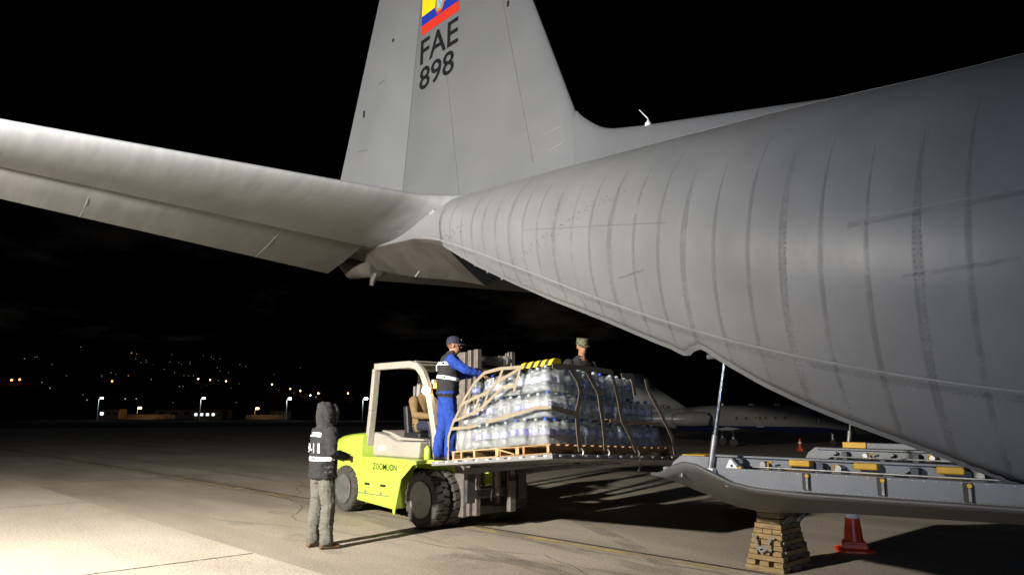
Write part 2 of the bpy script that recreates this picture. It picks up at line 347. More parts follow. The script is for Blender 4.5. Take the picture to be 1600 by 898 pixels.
for y0 in (6.2, 13., 21.): ground_strip('tar_joint', 'tar', y0, .05, -90, 60, .004, apron)
for k in range(5):
    x = -46 + k * 7.2; mb = MB(); mb.add([(x - .03, -3.6, .0035), (x + .03, -3.6, .0035), (x - 1.3, 60, .0035), (x - 1.36, 60, .0035)], [(0, 1, 2, 3)]); o = mb.build('tar_joint', 'tar'); o.parent = apron
for k in range(7):
    x = -41 + k * 7.2; mb = MB(); mb.add([(x - .02, -60, .0065), (x + .02, -60, .0065), (x + .02, gy(-3.48, x), .0065), (x - .02, gy(-3.48, x), .0065)], [(0, 1, 2, 3)]); o = mb.build('tar_joint', 'tar'); o.parent = pad
for x0, y0, x1, y1, bend, w in ((3, -2.6, -30, -1.2, 1.5, .30), (3.5, -1.9, -30, .4, 1.6, .26), (2, -2.9, -16, 3.5, 2.2, .25), (1.5, -1.3, -3.4, -1.9, .3, .3)):
    mb = MB(); mb.sheet_ribbon([Vector((x0 + (x1 - x0) * k / 20, y0 + (y1 - y0) * k / 20 + bend * math.sin(PI * k / 20), .0052)) for k in range(21)], w, Vector((0, 0, 1))); o = mb.build('tyre_mark', 'tyre_mark'); o.parent = apron
for k in range(9):
    x, y, r = random.uniform(-9, 1.5), random.uniform(-3.0, -.6), random.uniform(.1, .32)
    mb = MB(); mb.add([(x + r * 1.8 * (1 + .25 * noise.noise(Vector((k, i_, 0)))) * math.cos(i_ / 16 * 2 * PI), y + r * (1 + .25 * noise.noise(Vector((k, i_ * .7, 3)))) * math.sin(i_ / 16 * 2 * PI), .0048) for i_ in range(16)], [tuple(range(16))]); o = mb.build('oil_stain', 'oil_stain'); o.parent = apron
for x0, y0, x1, y1 in ((-8.5, -2.9, -2.6, -1.2), (-2.6, -1.2, 1.2, -2.6), (-14, 1.5, -6.5, -2.2)):
    mb = MB(); pts = []
    for k in range(41):
        t = k / 40; pts.append(Vector((x0 + (x1 - x0) * t, y0 + (y1 - y0) * t + .35 * noise.noise(Vector((x0 + t * 5, y0, 1))) + .05 * noise.noise(Vector((t * 30, y0, 4))), .0056)))
    mb.sheet_ribbon(pts, .012, Vector((0, 0, 1))); o = mb.build('crack', 'tar'); o.parent = apron
# the dark hillside behind the airport
hb = MB(); rows = []
lat = Vector((right.x, right.y, 0))
for i in range(26):
    u = 455 + 110 * i; row = []
    for j in range(41):
        p = CAM + fh * u + lat * (-2600 + 130 * j)
        z = .12 * (u - 450) + noise.noise(Vector((p.x * .004, p.y * .004, 2))) * min(18, (u - 450) * .02) - 1.2
        row.append(Vector((p.x, p.y, z)))
    rows.append(row)
hb.loft(rows, closed=False)
struct(hb.build('hill', 'hill_ground', smooth=True))

TOWN = [(-1520,222,99,'w',.6),(-1605,254,109,'w',.5),(-2376,484,196,'w',.5),(-1146,219,66,'w',.5),(-1083,217,60,'w',.3),(-1707,443,134,'o',.8),(-1753,451,139,'w',.5),(-1660,441,129,'w',.5),(-1362,360,97,'w',.4),(-1298,359,91,'w',.4),(-1225,374,85,'w',.4),(-1174,371,81,'w',.4),(-1182,391,83,'w',.5),(-994,296,59,'w',.4),(-956,225,50,'w',.6),(-890,227,44,'o',.6),(-926,223,47,'w',.3),(-813,229,37,'c',.5),(-918,285,51,'w',.5),(-860,277,45,'o',.4),(-844,277,44,'o',.4),(-841,281,44,'o',.5),(-693,219,26,'o',.5),(-690,221,26,'o',.3),(-1458,508,117,'w',.4),(-992,363,64,'w',.5),(-917,339,55,'w',.3),(-874,333,51,'w',.4),(-1295,468,99,'w',.4),(-745,273,35,'c',.4),(-649,249,24,'w',.4),(-691,273,30,'w',.3),(-593,268,21,'w',.4),(-838,136,32,'c',.5),(-758,129,24,'c',.6),(-523,204,9,'c',.4),(-548,283,18,'o',.8),(-520,265,14,'c',.8),(-558,265,18,'o',.6),(-554,170,9,'w',.4),(-888,200,42,'w',.3),(-661,135,16,'w',.5),(-610,127,11,'c',.7),(-599,150,12,'c',.8),(-593,156,12,'c',.7),(-827,255,41,'w',.25),(-924,208,45,'w',.25),(-1163,324,76,'w',.25),(-916,446,64,'w',.25),(-927,275,51,'w',.25),(-997,404,68,'w',.25),(-1330,471,103,'w',.25),(-1213,328,81,'w',.25),(-1751,341,129,'w',.25),(-1236,214,74,'w',.25),(-1156,331,76,'w',.25),(-1534,472,121,'w',.25),(-1027,302,62,'w',.25),(-1263,467,97,'w',.25),(-1995,534,167,'w',.25),(-937,176,44,'w',.25),(-1036,138,50,'w',.25),(-1121,370,76,'w',.25),(-935,320,55,'w',.25),(-1050,417,74,'w',.25),(-1274,321,85,'w',.25),(-1156,255,70,'w',.25),(-903,213,44,'w',.25),(-1574,246,106,'w',.25),(-2125,475,173,'w',.25),(-1228,340,83,'w',.25),(-1190,477,91,'w',.25),(-1383,496,109,'w',.25),(-997,293,59,'w',.25),(-802,358,47,'w',.25),(-803,210,35,'w',.25),(-1108,354,74,'w',.25),(-1340,384,97,'w',.25),(-1120,318,72,'w',.25)]
def ball(mb, c, r):
    return mb.lathe([(r * .05, -r), (r * .7, -r * .7), (r, 0), (r * .7, r * .7), (r * .05, r)], c, 'z', 8)
tl = MB()
for i_, (x, y, z, k, s) in enumerate(TOWN):
    if s < .3 and i_ % 2: continue
    tl.cur = {'w': 0, 'o': 1, 'c': 2}[k]; d = (Vector((x, y, z)) - CAM).length
    ball(tl, (x, y, z + 2.5), max(.36, s * .85) * d / 1130)
o = tl.build('town_lights', ['town_warm', 'town_orange', 'town_cold'])
o['kind'] = 'stuff'; tag(o, 'scatter of tiny warm and white house lights across the dark hillside', 'town lights')

# brighter single lamps on the slope
HL = [((-1158, 205, 66), 'lamp_orange', 1.1, 'lone orange lamp halfway up the hillside at the far left'),
      ((-800, 189, 33), 'lamp_red', 1.4, 'reddish lamp on the hill above the gap between first two tall apron lamps'),
      ((-888, 118, 35), 'lamp_red', 1.7, 'left one of two close red lamps at the photo left edge'),
      ((-896, 126, 36), 'lamp_red', 1.5, 'right one of two close red lamps at the photo left edge'),
      ((-779, 265, 37), 'lamp_orange', 1.0, 'orange lamp just right of and above the second tall apron lamp'),
      ((-751, 267, 35), 'lamp_orange', 1.0, 'left lamp of an orange pair on the hill between second and third apron lamps'),
      ((-724, 273, 33), 'lamp_orange', 1.0, 'right lamp of an orange pair on the hill between second and third apron lamps'),
      ((-651, 288, 28), 'lamp_orange', 1.1, 'yellowish hill lamp left of the third tall apron lamp, above it'),
      ((-594, 279, 22), 'lamp_orange', 1.0, 'first orange hill lamp right of the third tall apron lamp'),
      ((-577, 280, 20), 'lamp_orange', 1.1, 'second orange hill lamp right of the third tall apron lamp'),
      ((-541, 278, 17), 'lamp_orange', 1.3, 'bright orange lamp on the slope above the hooded man head'),
      ((-531, 266, 15), 'lamp_white', 1.0, 'small white lamp on the slope just left above the hood'),
      ((-525, 296, 17), 'lamp_orange', 1.1, 'rightmost orange hill lamp, between hood and forklift guard')]
for p, m, s, lab in HL:
    d = (Vector(p) - CAM).length; t = thing('hillside_lamp', lab, 'street lamp', (p[0], p[1], p[2] - 2), 'street lamps on the hillside')
    r = s * d / 1130 * .85
    ball(MB(), (p[0], p[1], p[2] + 3), r).build('lamp_head', m, t)
    MB().cyl((p[0], p[1], p[2] - 2), (p[0], p[1], p[2] + 3 - r * .8), .12, n=6).build('pole', 'pole', t)

def street_lamp(x, y, h, label, m, group, arm=1.1, r=.33, light=None):
    t = thing('street_lamp', label, 'street lamp', (x, y, 0), group)
    MB().cyl((x, y, 0), (x, y, h), .13, .08, 8).build('pole', 'pole', t, True)
    e = Vector((x, y, h)) + lat * arm + Vector((0, 0, .35))
    MB().cyl((x, y, h - .05), e, .06, .05, 6).build('arm', 'pole', t)
    hd = MB(); hd.box(e, (r * 2.6, r * 2.6, r * 1.7)); hd.build('lamp_head', m, t, bevel=.1)
    MB().box(e + Vector((0, 0, r * 1.05)), (r * 2.8, r * 2.8, .12)).build('housing', 'pole', t)
    if light:
        ld = bpy.data.lights.new('street_light', 'POINT'); ld.energy = light[0]; ld.color = light[1]; ld.shadow_soft_size = .3
        lo = bpy.data.objects.new('street_light', ld); COL.objects.link(lo); lo.location = e + fh * -1.2 - Vector((0, 0, 1)); lo.location -= Vector((0, 0, 0))
street_lamp(-315.1, 66.5, 8.2, 'tall white apron lamp, leftmost in the row', 'lamp_white', 'tall white lamps along the apron', r=.34, light=(900, (.85, .95, 1)))
street_lamp(-288.3, 95.8, 8.2, 'tall white apron lamp, second from left, near the lit shop front', 'lamp_white', 'tall white lamps along the apron', r=.34, light=(900, (.85, .95, 1)))
street_lamp(-265.6, 120.5, 8.0, 'tall white apron lamp, third from left, left of the hooded man', 'lamp_white', 'tall white lamps along the apron', r=.34, light=(900, (.85, .95, 1)))
street_lamp(-223.8, 129.2, 7.4, 'tall white apron lamp close beside the forklift guard post', 'lamp_white', 'tall white lamps along the apron', r=.36, light=(900, (.85, .95, 1)))
street_lamp(-418.4, 109.3, 5.6, 'short orange street lamp in front of the long lit wall', 'lamp_orange', 'short orange street lamps', r=.55, light=(500, (1, .5, .12)))
street_lamp(-366.4, 151.2, 5.2, 'short orange street lamp between second and third tall white lamps', 'lamp_orange', 'short orange street lamps', r=.5, light=(400, (1, .5, .12)))

def bld(name, label, px, py, w, d, h, m, ang=YAW, wins=0, roof=True, lit=0):
    """a low far building whose long front faces the apron"""
    t = thing(name, label, 'building' if name != 'boundary_wall' else 'wall', (px, py, 0))
    R3 = rotz(math.atan2(lat.y, lat.x)); c = Vector((px, py, 0))
    def q(v): return R3 @ Vector(v) + c
    R_ = R3
    MB().box(q((0, d / 2, h / 2)), (w, d, h), R_).build('wall', m, t)
    if roof: MB().box(q((0, d / 2, h + .15)), (w + .6, d + .6, .3), R_).build('roof', 'dark_steel', t)
    for i in range(wins):
        x = -w / 2 + (i + .5) * w / wins
        f = MB().box(q((x, -.06, h * .58)), (w / wins * .55, .16, h * .36), R_).build('window', 'pole', t)
        MB().box(q((x, -.12, h * .58)), (w / wins * .47, .10, h * .30), R_).build('pane', 'window_lit' if i < lit else 'glass_dark', f)
    return t
bld('boundary_wall', 'long low wall lit orange beneath the left short street lamp', -426, 117, 30, .4, 2.6, 'concrete_wall', roof=False)
bld('boundary_wall', 'low wall lit orange beneath the right short street lamp', -372, 160, 22, .4, 2.4, 'concrete_wall', roof=False)
bld('shop_building', 'small flat building with bright white window strip by second apron lamp', -410, 143, 16, 8, 4.4, 'house_wall', wins=5, lit=4)
bld('house', 'pale house with glowing white front right of leftmost apron lamp', -430, 98.5, 11, 8, 5.2, 'house_wall', wins=3, lit=1)
bld('warehouse', 'long dim orange warehouse behind the left boundary wall', -452, 150, 46, 10, 5.5, 'house_wall', wins=6)
bld('house', 'small dim house behind the right short street lamp', -390, 176, 12, 7, 4.4, 'house_wall', wins=3)

# ------------------------------------------------------------------ the cargo aircraft
AC = thing('cargo_aircraft', 'large grey military cargo aircraft with its rear ramp lowered', 'aircraft', (0, 0, 0))
FST = [(-9.9, .05, 5.12, 4.90, 5.02), (-9.0, .22, 5.20, 4.62, 4.95), (-8.0, .38, 5.24, 4.33, 4.9), (-7.0, .55, 5.25, 4.08, 4.85), (-6.0, .74, 5.22, 3.90, 4.75), (-5.0, .95, 5.15, 3.68, 4.5),
       (-3.0, 1.36, 5.02, 2.80, 4.0), (-1.0, 1.75, 4.88, 1.87, 3.38), (0, 1.90, 4.80, 1.42, 3.1), (1.0, 2.03, 4.73, 1.02, 2.85), (2., 2.1, 4.60, .75, 2.70), (3.0, 2.14, 4.55, .52, 2.58), (12., 2.15, 4.55, .48, 2.55), (14.5, 1.9, 4.2, .6, 2.4), (17, 1.1, 3.2, 1.0, 2.1), (18.2, .3, 2.4, 1.6, 2.0)]
def fcol(i): return [(r[0], r[i]) for r in FST]
def smooth_i(tab, x): return (interp(tab, x - .45) + interp(tab, x) * 2 + interp(tab, x + .45)) / 4
T1, T2, T3, T4 = fcol(1), fcol(2), fcol(3), fcol(4)
def fsec(X): return smooth_i(T1, X), smooth_i(T2, X), smooth_i(T3, X), smooth_i(T4, X)
def fpoint(X, z, off=0.):
    """starboard skin point (negative y) and outward normal in the section at height z"""
    w, zt, zb, zm = fsec(X); h = (zt - zm) if z >= zm else (zm - zb)
    u = max(-1, min(1, (z - zm) / h)); y = w * math.sqrt(max(0, 1 - u * u))
    n = Vector((0, -y / (w * w), (z - zm) / (h * h))); n.normalize()
    return Vector((X, -y, z)) + n * off, n
def fang(X, a, off=0.):
    """a: 0 = top, pi/2 = widest, pi = keel"""
    w, zt, zb, zm = fsec(X); c = math.cos(a)
    return Vector((X, -(w + off) * math.sin(a), zm + c * ((zt - zm + off) if c > 0 else (zm - zb + off))))
CHINE = [(-9.9, 5.0), (-9., 4.86), (-8, 4.72), (-7, 4.62), (-6, 4.50), (-5, 4.25)]
def tang(X, a):
    """tail cone section: the fuselage's own curve above the chine, a shallow V below it"""
    w, zt, zb, zm = fsec(X); zc_ = interp(CHINE, X); ac = zang(X, zc_)
    if a <= PI / 2: return fang(X, ac * a / (PI / 2))
    q = fang(X, ac); t = (a - PI / 2) / (PI / 2); return Vector((X, q.y * (1 - t), zc_ - (zc_ - zb) * (t * 1.25 - .25 * t * t)))
def zang(X, z):
    w, zt, zb, zm = fsec(X); u = (z - zm) / ((zt - zm) if z >= zm else (zm - zb)); return math.acos(max(-1, min(1, u)))
EDGE = [(-5.0, 4.20), (-4.75, 4.06), (-4.06, 3.70), (-3.17, 3.31), (-2.38, 2.99), (-1.36, 2.61), (-.62, 2.31), (-.45, 2.25), (-.36, 2.19), (-.26, 2.18), (-.16, 2.215), (-.05, 2.22), (.04, 2.18), (.12, 2.11), (.3, 2.0), (.53, 1.86), (.85, 1.70), (1.2, 1.55), (1.82, 1.31), (2.22, 1.14), (2.7, .98), (3.1, .93)]
NA = 34
mb = MB(); rings = []
xs = sorted(set([round(-5 + .1 * i, 3) for i in range(82)] + [-.36, -.26, -.16, -.05, .04, .12]))
for X in xs:
    ae = zang(X, interp(EDGE, X))
    half = [fang(X, ae * i / NA) for i in range(NA + 1)]
    ring = [Vector((p.x, -p.y, p.z)) for p in reversed(half[1:])] + half
    rings.append(ring)
mb.loft(rings, closed=False)
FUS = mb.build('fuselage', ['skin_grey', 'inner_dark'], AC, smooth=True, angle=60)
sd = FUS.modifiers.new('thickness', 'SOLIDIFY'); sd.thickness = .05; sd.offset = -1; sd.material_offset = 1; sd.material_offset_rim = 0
for nm, x0, x1, st in (('forward_fuselage', 3.1, 18.2, .5), ('tail_cone', -9.9, -5.0, .2)):
    mb = MB(); rings = []; n = int(round((x1 - x0) / st))
    for i in range(n + 1):
        X = x0 + (x1 - x0) * i / n; half = [fang(X, PI * k / 40) if x0 > 0 else tang(X, PI * k / 40) for k in range(41)]
        rings.append(half + [Vector((p.x, -p.y, p.z)) for p in reversed(half[1:-1])])
    mb.loft(rings, True, True)
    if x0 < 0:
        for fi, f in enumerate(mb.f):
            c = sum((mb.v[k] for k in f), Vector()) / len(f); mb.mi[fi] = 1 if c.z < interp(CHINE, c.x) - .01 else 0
        mb.mi[-1] = 2  # front cap painted black, standing in for shade in the door gap
    mb.build(nm, 'skin_grey' if x0 > 0 else ['skin_grey', 'tail_shade', 'black'], AC, smooth=True, angle=35)
def rivets(mb, pts, ns, step, r=.0048):
    """a row of small raised rivet heads along pts"""
    d = 0.; nxt = 0.
    for (a, b), n in zip(zip(pts, pts[1:]), ns):
        L_ = (b - a).length
        while nxt <= d + L_:
            c = a.lerp(b, (nxt - d) / L_); t = (b - a).normalized(); u = n.cross(t).normalized()
            mb.add([c + (t * math.cos(q * PI / 3) + u * math.sin(q * PI / 3)) * r for q in range(6)] + [c + n * .003], [(q, (q + 1) % 6, 6) for q in range(6)]); nxt += step
        d += L_
    return mb
# rim of the cargo opening, the light sill ridge along the side and the straps over the frames
for sgn in (1, -1):
    mb = MB(); pts = []; ns = []
    for X in [-4.95 + .07 * i for i in range(111)]:
        z = interp(EDGE, X); p, n = fpoint(X, z, .004)
        pts.append(Vector((p.x, p.y * sgn, p.z + .02))); ns.append(Vector((0, n.y * sgn, n.z)))
    mb.ribbon(pts, .055, .012, ns); mb.build('opening_rim', 'skin_grey', FUS, True)
CREASE = [(-5.7, 4.50), (-4.32, 4.02), (-2.57, 3.34), (-1.29, 2.83), (-.41, 2.51), (.38, 2.24), (1.04, 2.06), (1.78, 1.88), (2.47, 1.75), (3.6, 1.62)]
for off, w, m_ in ((0, .016, 'seam_light'), (-.05, .045, 'frame_stain'), (-.028, .01, 'rivet'), (-.075, .01, 'rivet')):
    mb = MB(); pts = []; ns = []
    for i in range(90):
        X = -5.65 + i * .1; p, n = fpoint(X, smooth_i(CREASE, X) + off, .002); pts.append(p); ns.append(n)
    pts = [p + n * .003 for p, n in zip(pts, ns)]
    if off == 0: mb.ribbon(pts, w, .006, ns); mb.build('side_ridge', m_, FUS, True)
    elif m_ == 'rivet': rivets(mb, pts, ns, .045).build('rivet_row', m_, FUS)['kind'] = 'stuff'
    else: mb.sheet_ribbon(pts, w, ns); mb.build('ridge_stain', m_, FUS, True)
fx = -4.9; k = 0; FR = []
while fx < 3.6:
    FR.append(fx); fx += .33 + .02 * math.sin(k * 1.7); k += 1
for k, X in enumerate(FR):
    ae = zang(X, interp(EDGE, X) + .05); a0 = .80 + .35 * random.random(); big = k % 3 == 0
    for dx, w in (((0, .075), (-.022, .009), (.022, .009)) if big else ((0, .045), (0.001, .008))):
        mb = MB(); pts = []; ns = []
        for i in range(33):
            a = a0 + (ae - a0) * i / 32; lean = -.10 * (a - 1.2)
            p = fang(X + dx + lean, min(a, zang(X + dx + lean, interp(EDGE, X + dx + lean) + .04))); q = fpoint(p.x, p.z, .0015)[1]
            pts.append(p + q * (.0025 if w > .03 else .0045)); ns.append(q)
        if w > .03: mb.sheet_ribbon(pts, w, ns, 14); mb.build('frame_strap', 'frame_stain', FUS, True)
        else: rivets(mb, pts, ns, .042 if big else .055).build('rivet_row', 'rivet', FUS)['kind'] = 'stuff'
def side_line(x0, z0, x1, z1, w, m_, parent=FUS, n=24):
    mb = MB(); pts = []; ns = []
    for i in range(n + 1):
        X = x0 + (x1 - x0) * i / n; p, nn = fpoint(X, z0 + (z1 - z0) * i / n, .002); pts.append(p); ns.append(nn)
    mb.sheet_ribbon([p + q * .003 for p, q in zip(pts, ns)], w, ns) if m_ in ('rivet_line', 'frame_stain') else mb.ribbon(pts, w, .003, ns)
    return mb.build('panel_seam', m_, parent, True)
side_line(1.55, 3.02, 4.2, 3.0, .007, 'seam_light'); side_line(1.55, 2.985, 4.2, 2.965, .035, 'frame_stain')
side_line(-4.8, 4.93, 4., 4.30, .018, 'seam_light'); side_line(-.9, 2.98, -.5, 3.0, .02, 'rivet_line')
side_line(-2.6, 3.86, -.2, 3.40, .006, 'seam_dirt'); side_line(1.9, 2.55, 2.6, 2.56, .03, 'frame_stain')
# rivet clusters on the lit flank
mb = MB()
for i in range(60):
    t_ = i / 60; X = -3.0 + 2.1 * t_ + random.gauss(0, .05); z = 3.50 + .42 * t_ + random.gauss(0, .04); p, n = fpoint(X, z, .0); mb.box(p, (.011, .008, .011))
for i in range(16): p, n = fpoint(-4.9 + random.random() * .8, 4.2 + random.random() * .12, .002); mb.box(p, (.013, .01, .013))
o = mb.build('rivets', 'seam_dark', FUS); o['kind'] = 'stuff'
p, n = fpoint(-5.35, 4.78, .0); MB().cyl(p, p + Vector((0, -.006, 0)), .07, n=24).build('access_cover', 'seam_light', FUS)
# cargo floor, side lining and the raised aft cargo door inside
MB().mm((3.0, -1.55, .86), (11, 1.55, 1.08)).build('cargo_floor', 'ramp_grey', AC)
mb = MB(); mb.loft([[Vector((x, y, z + .10 * (1 - (y / 1.0) ** 2))) for y in (-.9, -.5, 0, .5, .9)] for x, z in ((-4.7, 4.25), (-3.2, 4.0), (-1.7, 3.95), (-.6, 4.0))], closed=False)
o = mb.build('aft_cargo_door', 'skin_grey_dirty', AC, True); s_ = o.modifiers.new('t', 'SOLIDIFY'); s_.thickness = .12
# drips and fittings along the rear door gap
for X in (-4.6, -4.25, -3.95, -3.6):
    p, n = fpoint(X, interp(EDGE, X), 0); MB().box(p + Vector((0, .10, -.03)), (.035, .04, .06)).build('door_latch', 'dark_steel', AC, bevel=.01)

# fin, rudder, dorsal fairing
def fin_le(z): return -2.97 - (z - 5.9) * .402
def fin_te(z): return -9.62 + (z - 6.3) * .335
def fin_hinge(z): return -7.24 + (z - 5.6) * .102
def fin_half(x, z):
    le, te = fin_le(z), fin_te(z); t_ = max(0, min(1, (le - x) / (le - te))); c = le - te
    return c * .115 * .5 * 2.6 * (.2969 * math.sqrt(t_) - .126 * t_ - .3516 * t_ ** 2 + .2843 * t_ ** 3 - .1015 * t_ ** 4) * 1.9
def fin_ring(z, xa, xb, n=18):
    xs = [xa + (xb - xa) * (1 - math.cos(PI * .5 * i / n)) if xa == fin_le(z) else xa + (xb - xa) * i / n for i in range(n + 1)]
    st = [Vector((x, -max(.006, fin_half(x, z)), z)) for x in xs]; po = [Vector((x, max(.006, fin_half(x, z)), z)) for x in reversed(xs)]
    return st + po
zs = [4.9 + .36 * i for i in range(19)]
mb = MB(); mb.loft([fin_ring(z, fin_le(z), fin_hinge(z)) for z in zs] + [[Vector((-6.3 + (v.x + 6.3) * .9, v.y * .35, 11.53)) for v in fin_ring(zs[-1], fin_le(zs[-1]), fin_hinge(zs[-1]))]], True, True)
FIN = mb.build('fin', 'fin_grey', AC, smooth=True, angle=50)
mb = MB(); rr = []
for z in zs[1:]:
    ring = []
    for v in fin_ring(z, fin_hinge(z) - .015, fin_te(z), 8):
        dx = fin_hinge(z) - v.x; ring.append(Vector((v.x, v.y - dx * .07, v.z)))
    rr.append(ring)
mb.loft(rr, True, True); RUD = mb.build('rudder', 'rudder_grey', AC, smooth=True, angle=50)
for x0, z0, x1, z1 in ((-8.9, 6.95, -8.55, 6.9), (-8.2, 8.2, -8.0, 8.22)):
    mb = MB()
    q = lambda x, z: Vector((x, -fin_half(x, z) - (fin_hinge(z) - x) * .07 - .004, z))
    mb.ribbon([q(x0 + (x1 - x0) * i / 4, z0 + (z1 - z0) * i / 4) for i in range(5)], .012, .003, Vector((0, -1, 0))); mb.build('panel_seam', 'seam_dark', RUD)
for x_, z_, h_ in ((-8.72, 7.72, .14), (-7.75, 8.98, .07)):
    MB().box((x_, -fin_half(x_, z_) - (fin_hinge(z_) - x_) * .07 - .008, z_), (.05, .012, h_)).build('hinge_slot', 'black', RUD)
mb = MB(); mb.box((-4.35, -fin_half(-4.35, 8.2) - .005, 8.25), (.04, .012, .10)); mb.build('vent_slot', 'black', FIN)
for x0, z0, x1, z1, w_ in ((-5.15, 11, -3.72, 5.35, .012), (-6.05, 8.2, -5.45, 5.2, .01)):
    mb = MB(); mb.ribbon([Vector((x0 + (x1 - x0) * i / 20, -fin_half(x0 + (x1 - x0) * i / 20, z0 + (z1 - z0) * i / 20) - .003, z0 + (z1 - z0) * i / 20)) for i in range(21)], w_, .003, Vector((0, -1, 0))); mb.build('panel_seam', 'seam_dirt', FIN)
mb = MB()
fp = lambda x, z: Vector((x, -fin_half(x, z) - .003, z))
hatch = [(-3.52, 5.72), (-3.18, 5.78), (-3.12, 5.52), (-3.42, 5.44)]
for a, b in zip(hatch[:3], hatch[1:]): mb.ribbon([fp(*a), fp(*b)], .007, .003, Vector((0, -1, 0)))
mb.build('hatch_outline', 'seam_light', FIN)
DORS = [(-4.5, 6.0, .16), (-3.2, 6.0, .13), (-2.99, 5.99, .12), (-2.9, 5.88, .13), (-2.75, 5.75, .14), (-2.6, 5.635, .15), (-2.45, 5.555, .16), (-2.3, 5.50, .18), (-2.1, 5.455, .19), (-1.8, 5.39, .20), (-1.2, 5.28, .22), (0, 5.06, .24), (.9, 4.89, .24), (1.6, 4.74, .2), (2.2, 4.55, .2)]
mb = MB(); rings = []
for i in range(92):
    X = -3.6 + i * .057; zr = interp([(d[0], d[1]) for d in DORS], X); hw = interp([(d[0], d[2]) for d in DORS], X)
    zb_ = min(fsec(X)[1] - .35, zr - .3); ring = []
    for k in range(13):
        a = PI * k / 12; ring.append(Vector((X, -hw * math.cos(a) * (1 - .45 * math.sin(a)), zb_ + (zr - zb_) * math.sin(a) ** .55)))
    rings.append(ring)
mb.loft(rings, False); mb.build('dorsal_fairing', 'fin_grey', AC, smooth=True, angle=70)
# whip antenna on the dorsal fairing
a_ = Vector((-1.72, 0, 5.375))
mb = MB(); mb.lathe([(.05, -.03), (.045, .015), (.02, .04), (.010, .07)], a_, 'z', 12); AN = mb.build('antenna_base', 'white_paint', AC, True)
MB().cyl(a_ + Vector((0, 0, .08)), a_ + Vector((-.14, 0, .25)), .008, .005, 6).build('antenna_whip', 'white_paint', AN)

# tail markings: flag, letters and numbers on the starboard side of the fin
def decal(name, m_, poly_pts, faces, parent, off):
    mb = MB(); mb.add([Vector((x, -fin_half(x, z) - off, z)) for x, z in poly_pts], faces); o = mb.build(name, m_, parent)
    return o
def rect_decal(name, m_, x0, x1, z0, z1, off, parent):
    n = 10; pts = [(x0 + (x1 - x0) * i / n, z) for i in range(n + 1) for z in (z0, z1)]
    return decal(name, m_, pts, [(2 * i, 2 * i + 1, 2 * i + 3, 2 * i + 2) for i in range(n)], parent, off)
fx0, fx1, fz = -6.80, -5.62, 8.68
rect_decal('flag_stripe', 'flag_red', fx0, fx1, fz, fz + .20, .005, FIN)
rect_decal('flag_stripe', 'flag_blue', fx0, fx1, fz + .20, fz + .40, .005, FIN)
rect_decal('flag_stripe', 'flag_yellow', fx0, fx1, fz + .40, fz + .80, .005, FIN)
ex_, ez_ = (fx0 + fx1) / 2, fz + .44
el = lambda rx, rz, n=20: ([(ex_ + rx * math.cos(2 * PI * i / n), ez_ + rz * math.sin(2 * PI * i / n)) for i in range(n)], [tuple(range(n))])
EM = decal('flag_emblem', 'gold', *el(.15, .20), FIN, .009); decal('emblem_shield', 'emblem_blue', *el(.085, .13), EM, .013); 
decal('emblem_ribbon', 'flag_red', [(ex_ - .10, ez_ - .17), (ex_ + .10, ez_ - .17), (ex_ + .06, ez_ - .225), (ex_ - .06, ez_ - .225)], [(0, 1, 2, 3)], EM, .013)
def fin_text(txt, x0, x1, z0, z1):
    vs, fs = fit_text(txt, x1 - x0, z1 - z0, .012)
    letters([Vector((x0 + x, -fin_half(x0 + x, z0 + y) - .007, z0 + y)) for x, y in vs], fs, 'letter_black', FIN)
fin_text('FAE', -6.80, -5.62, 8.08, 8.58); fin_text('898', -6.80, -5.72, 7.55, 8.00)

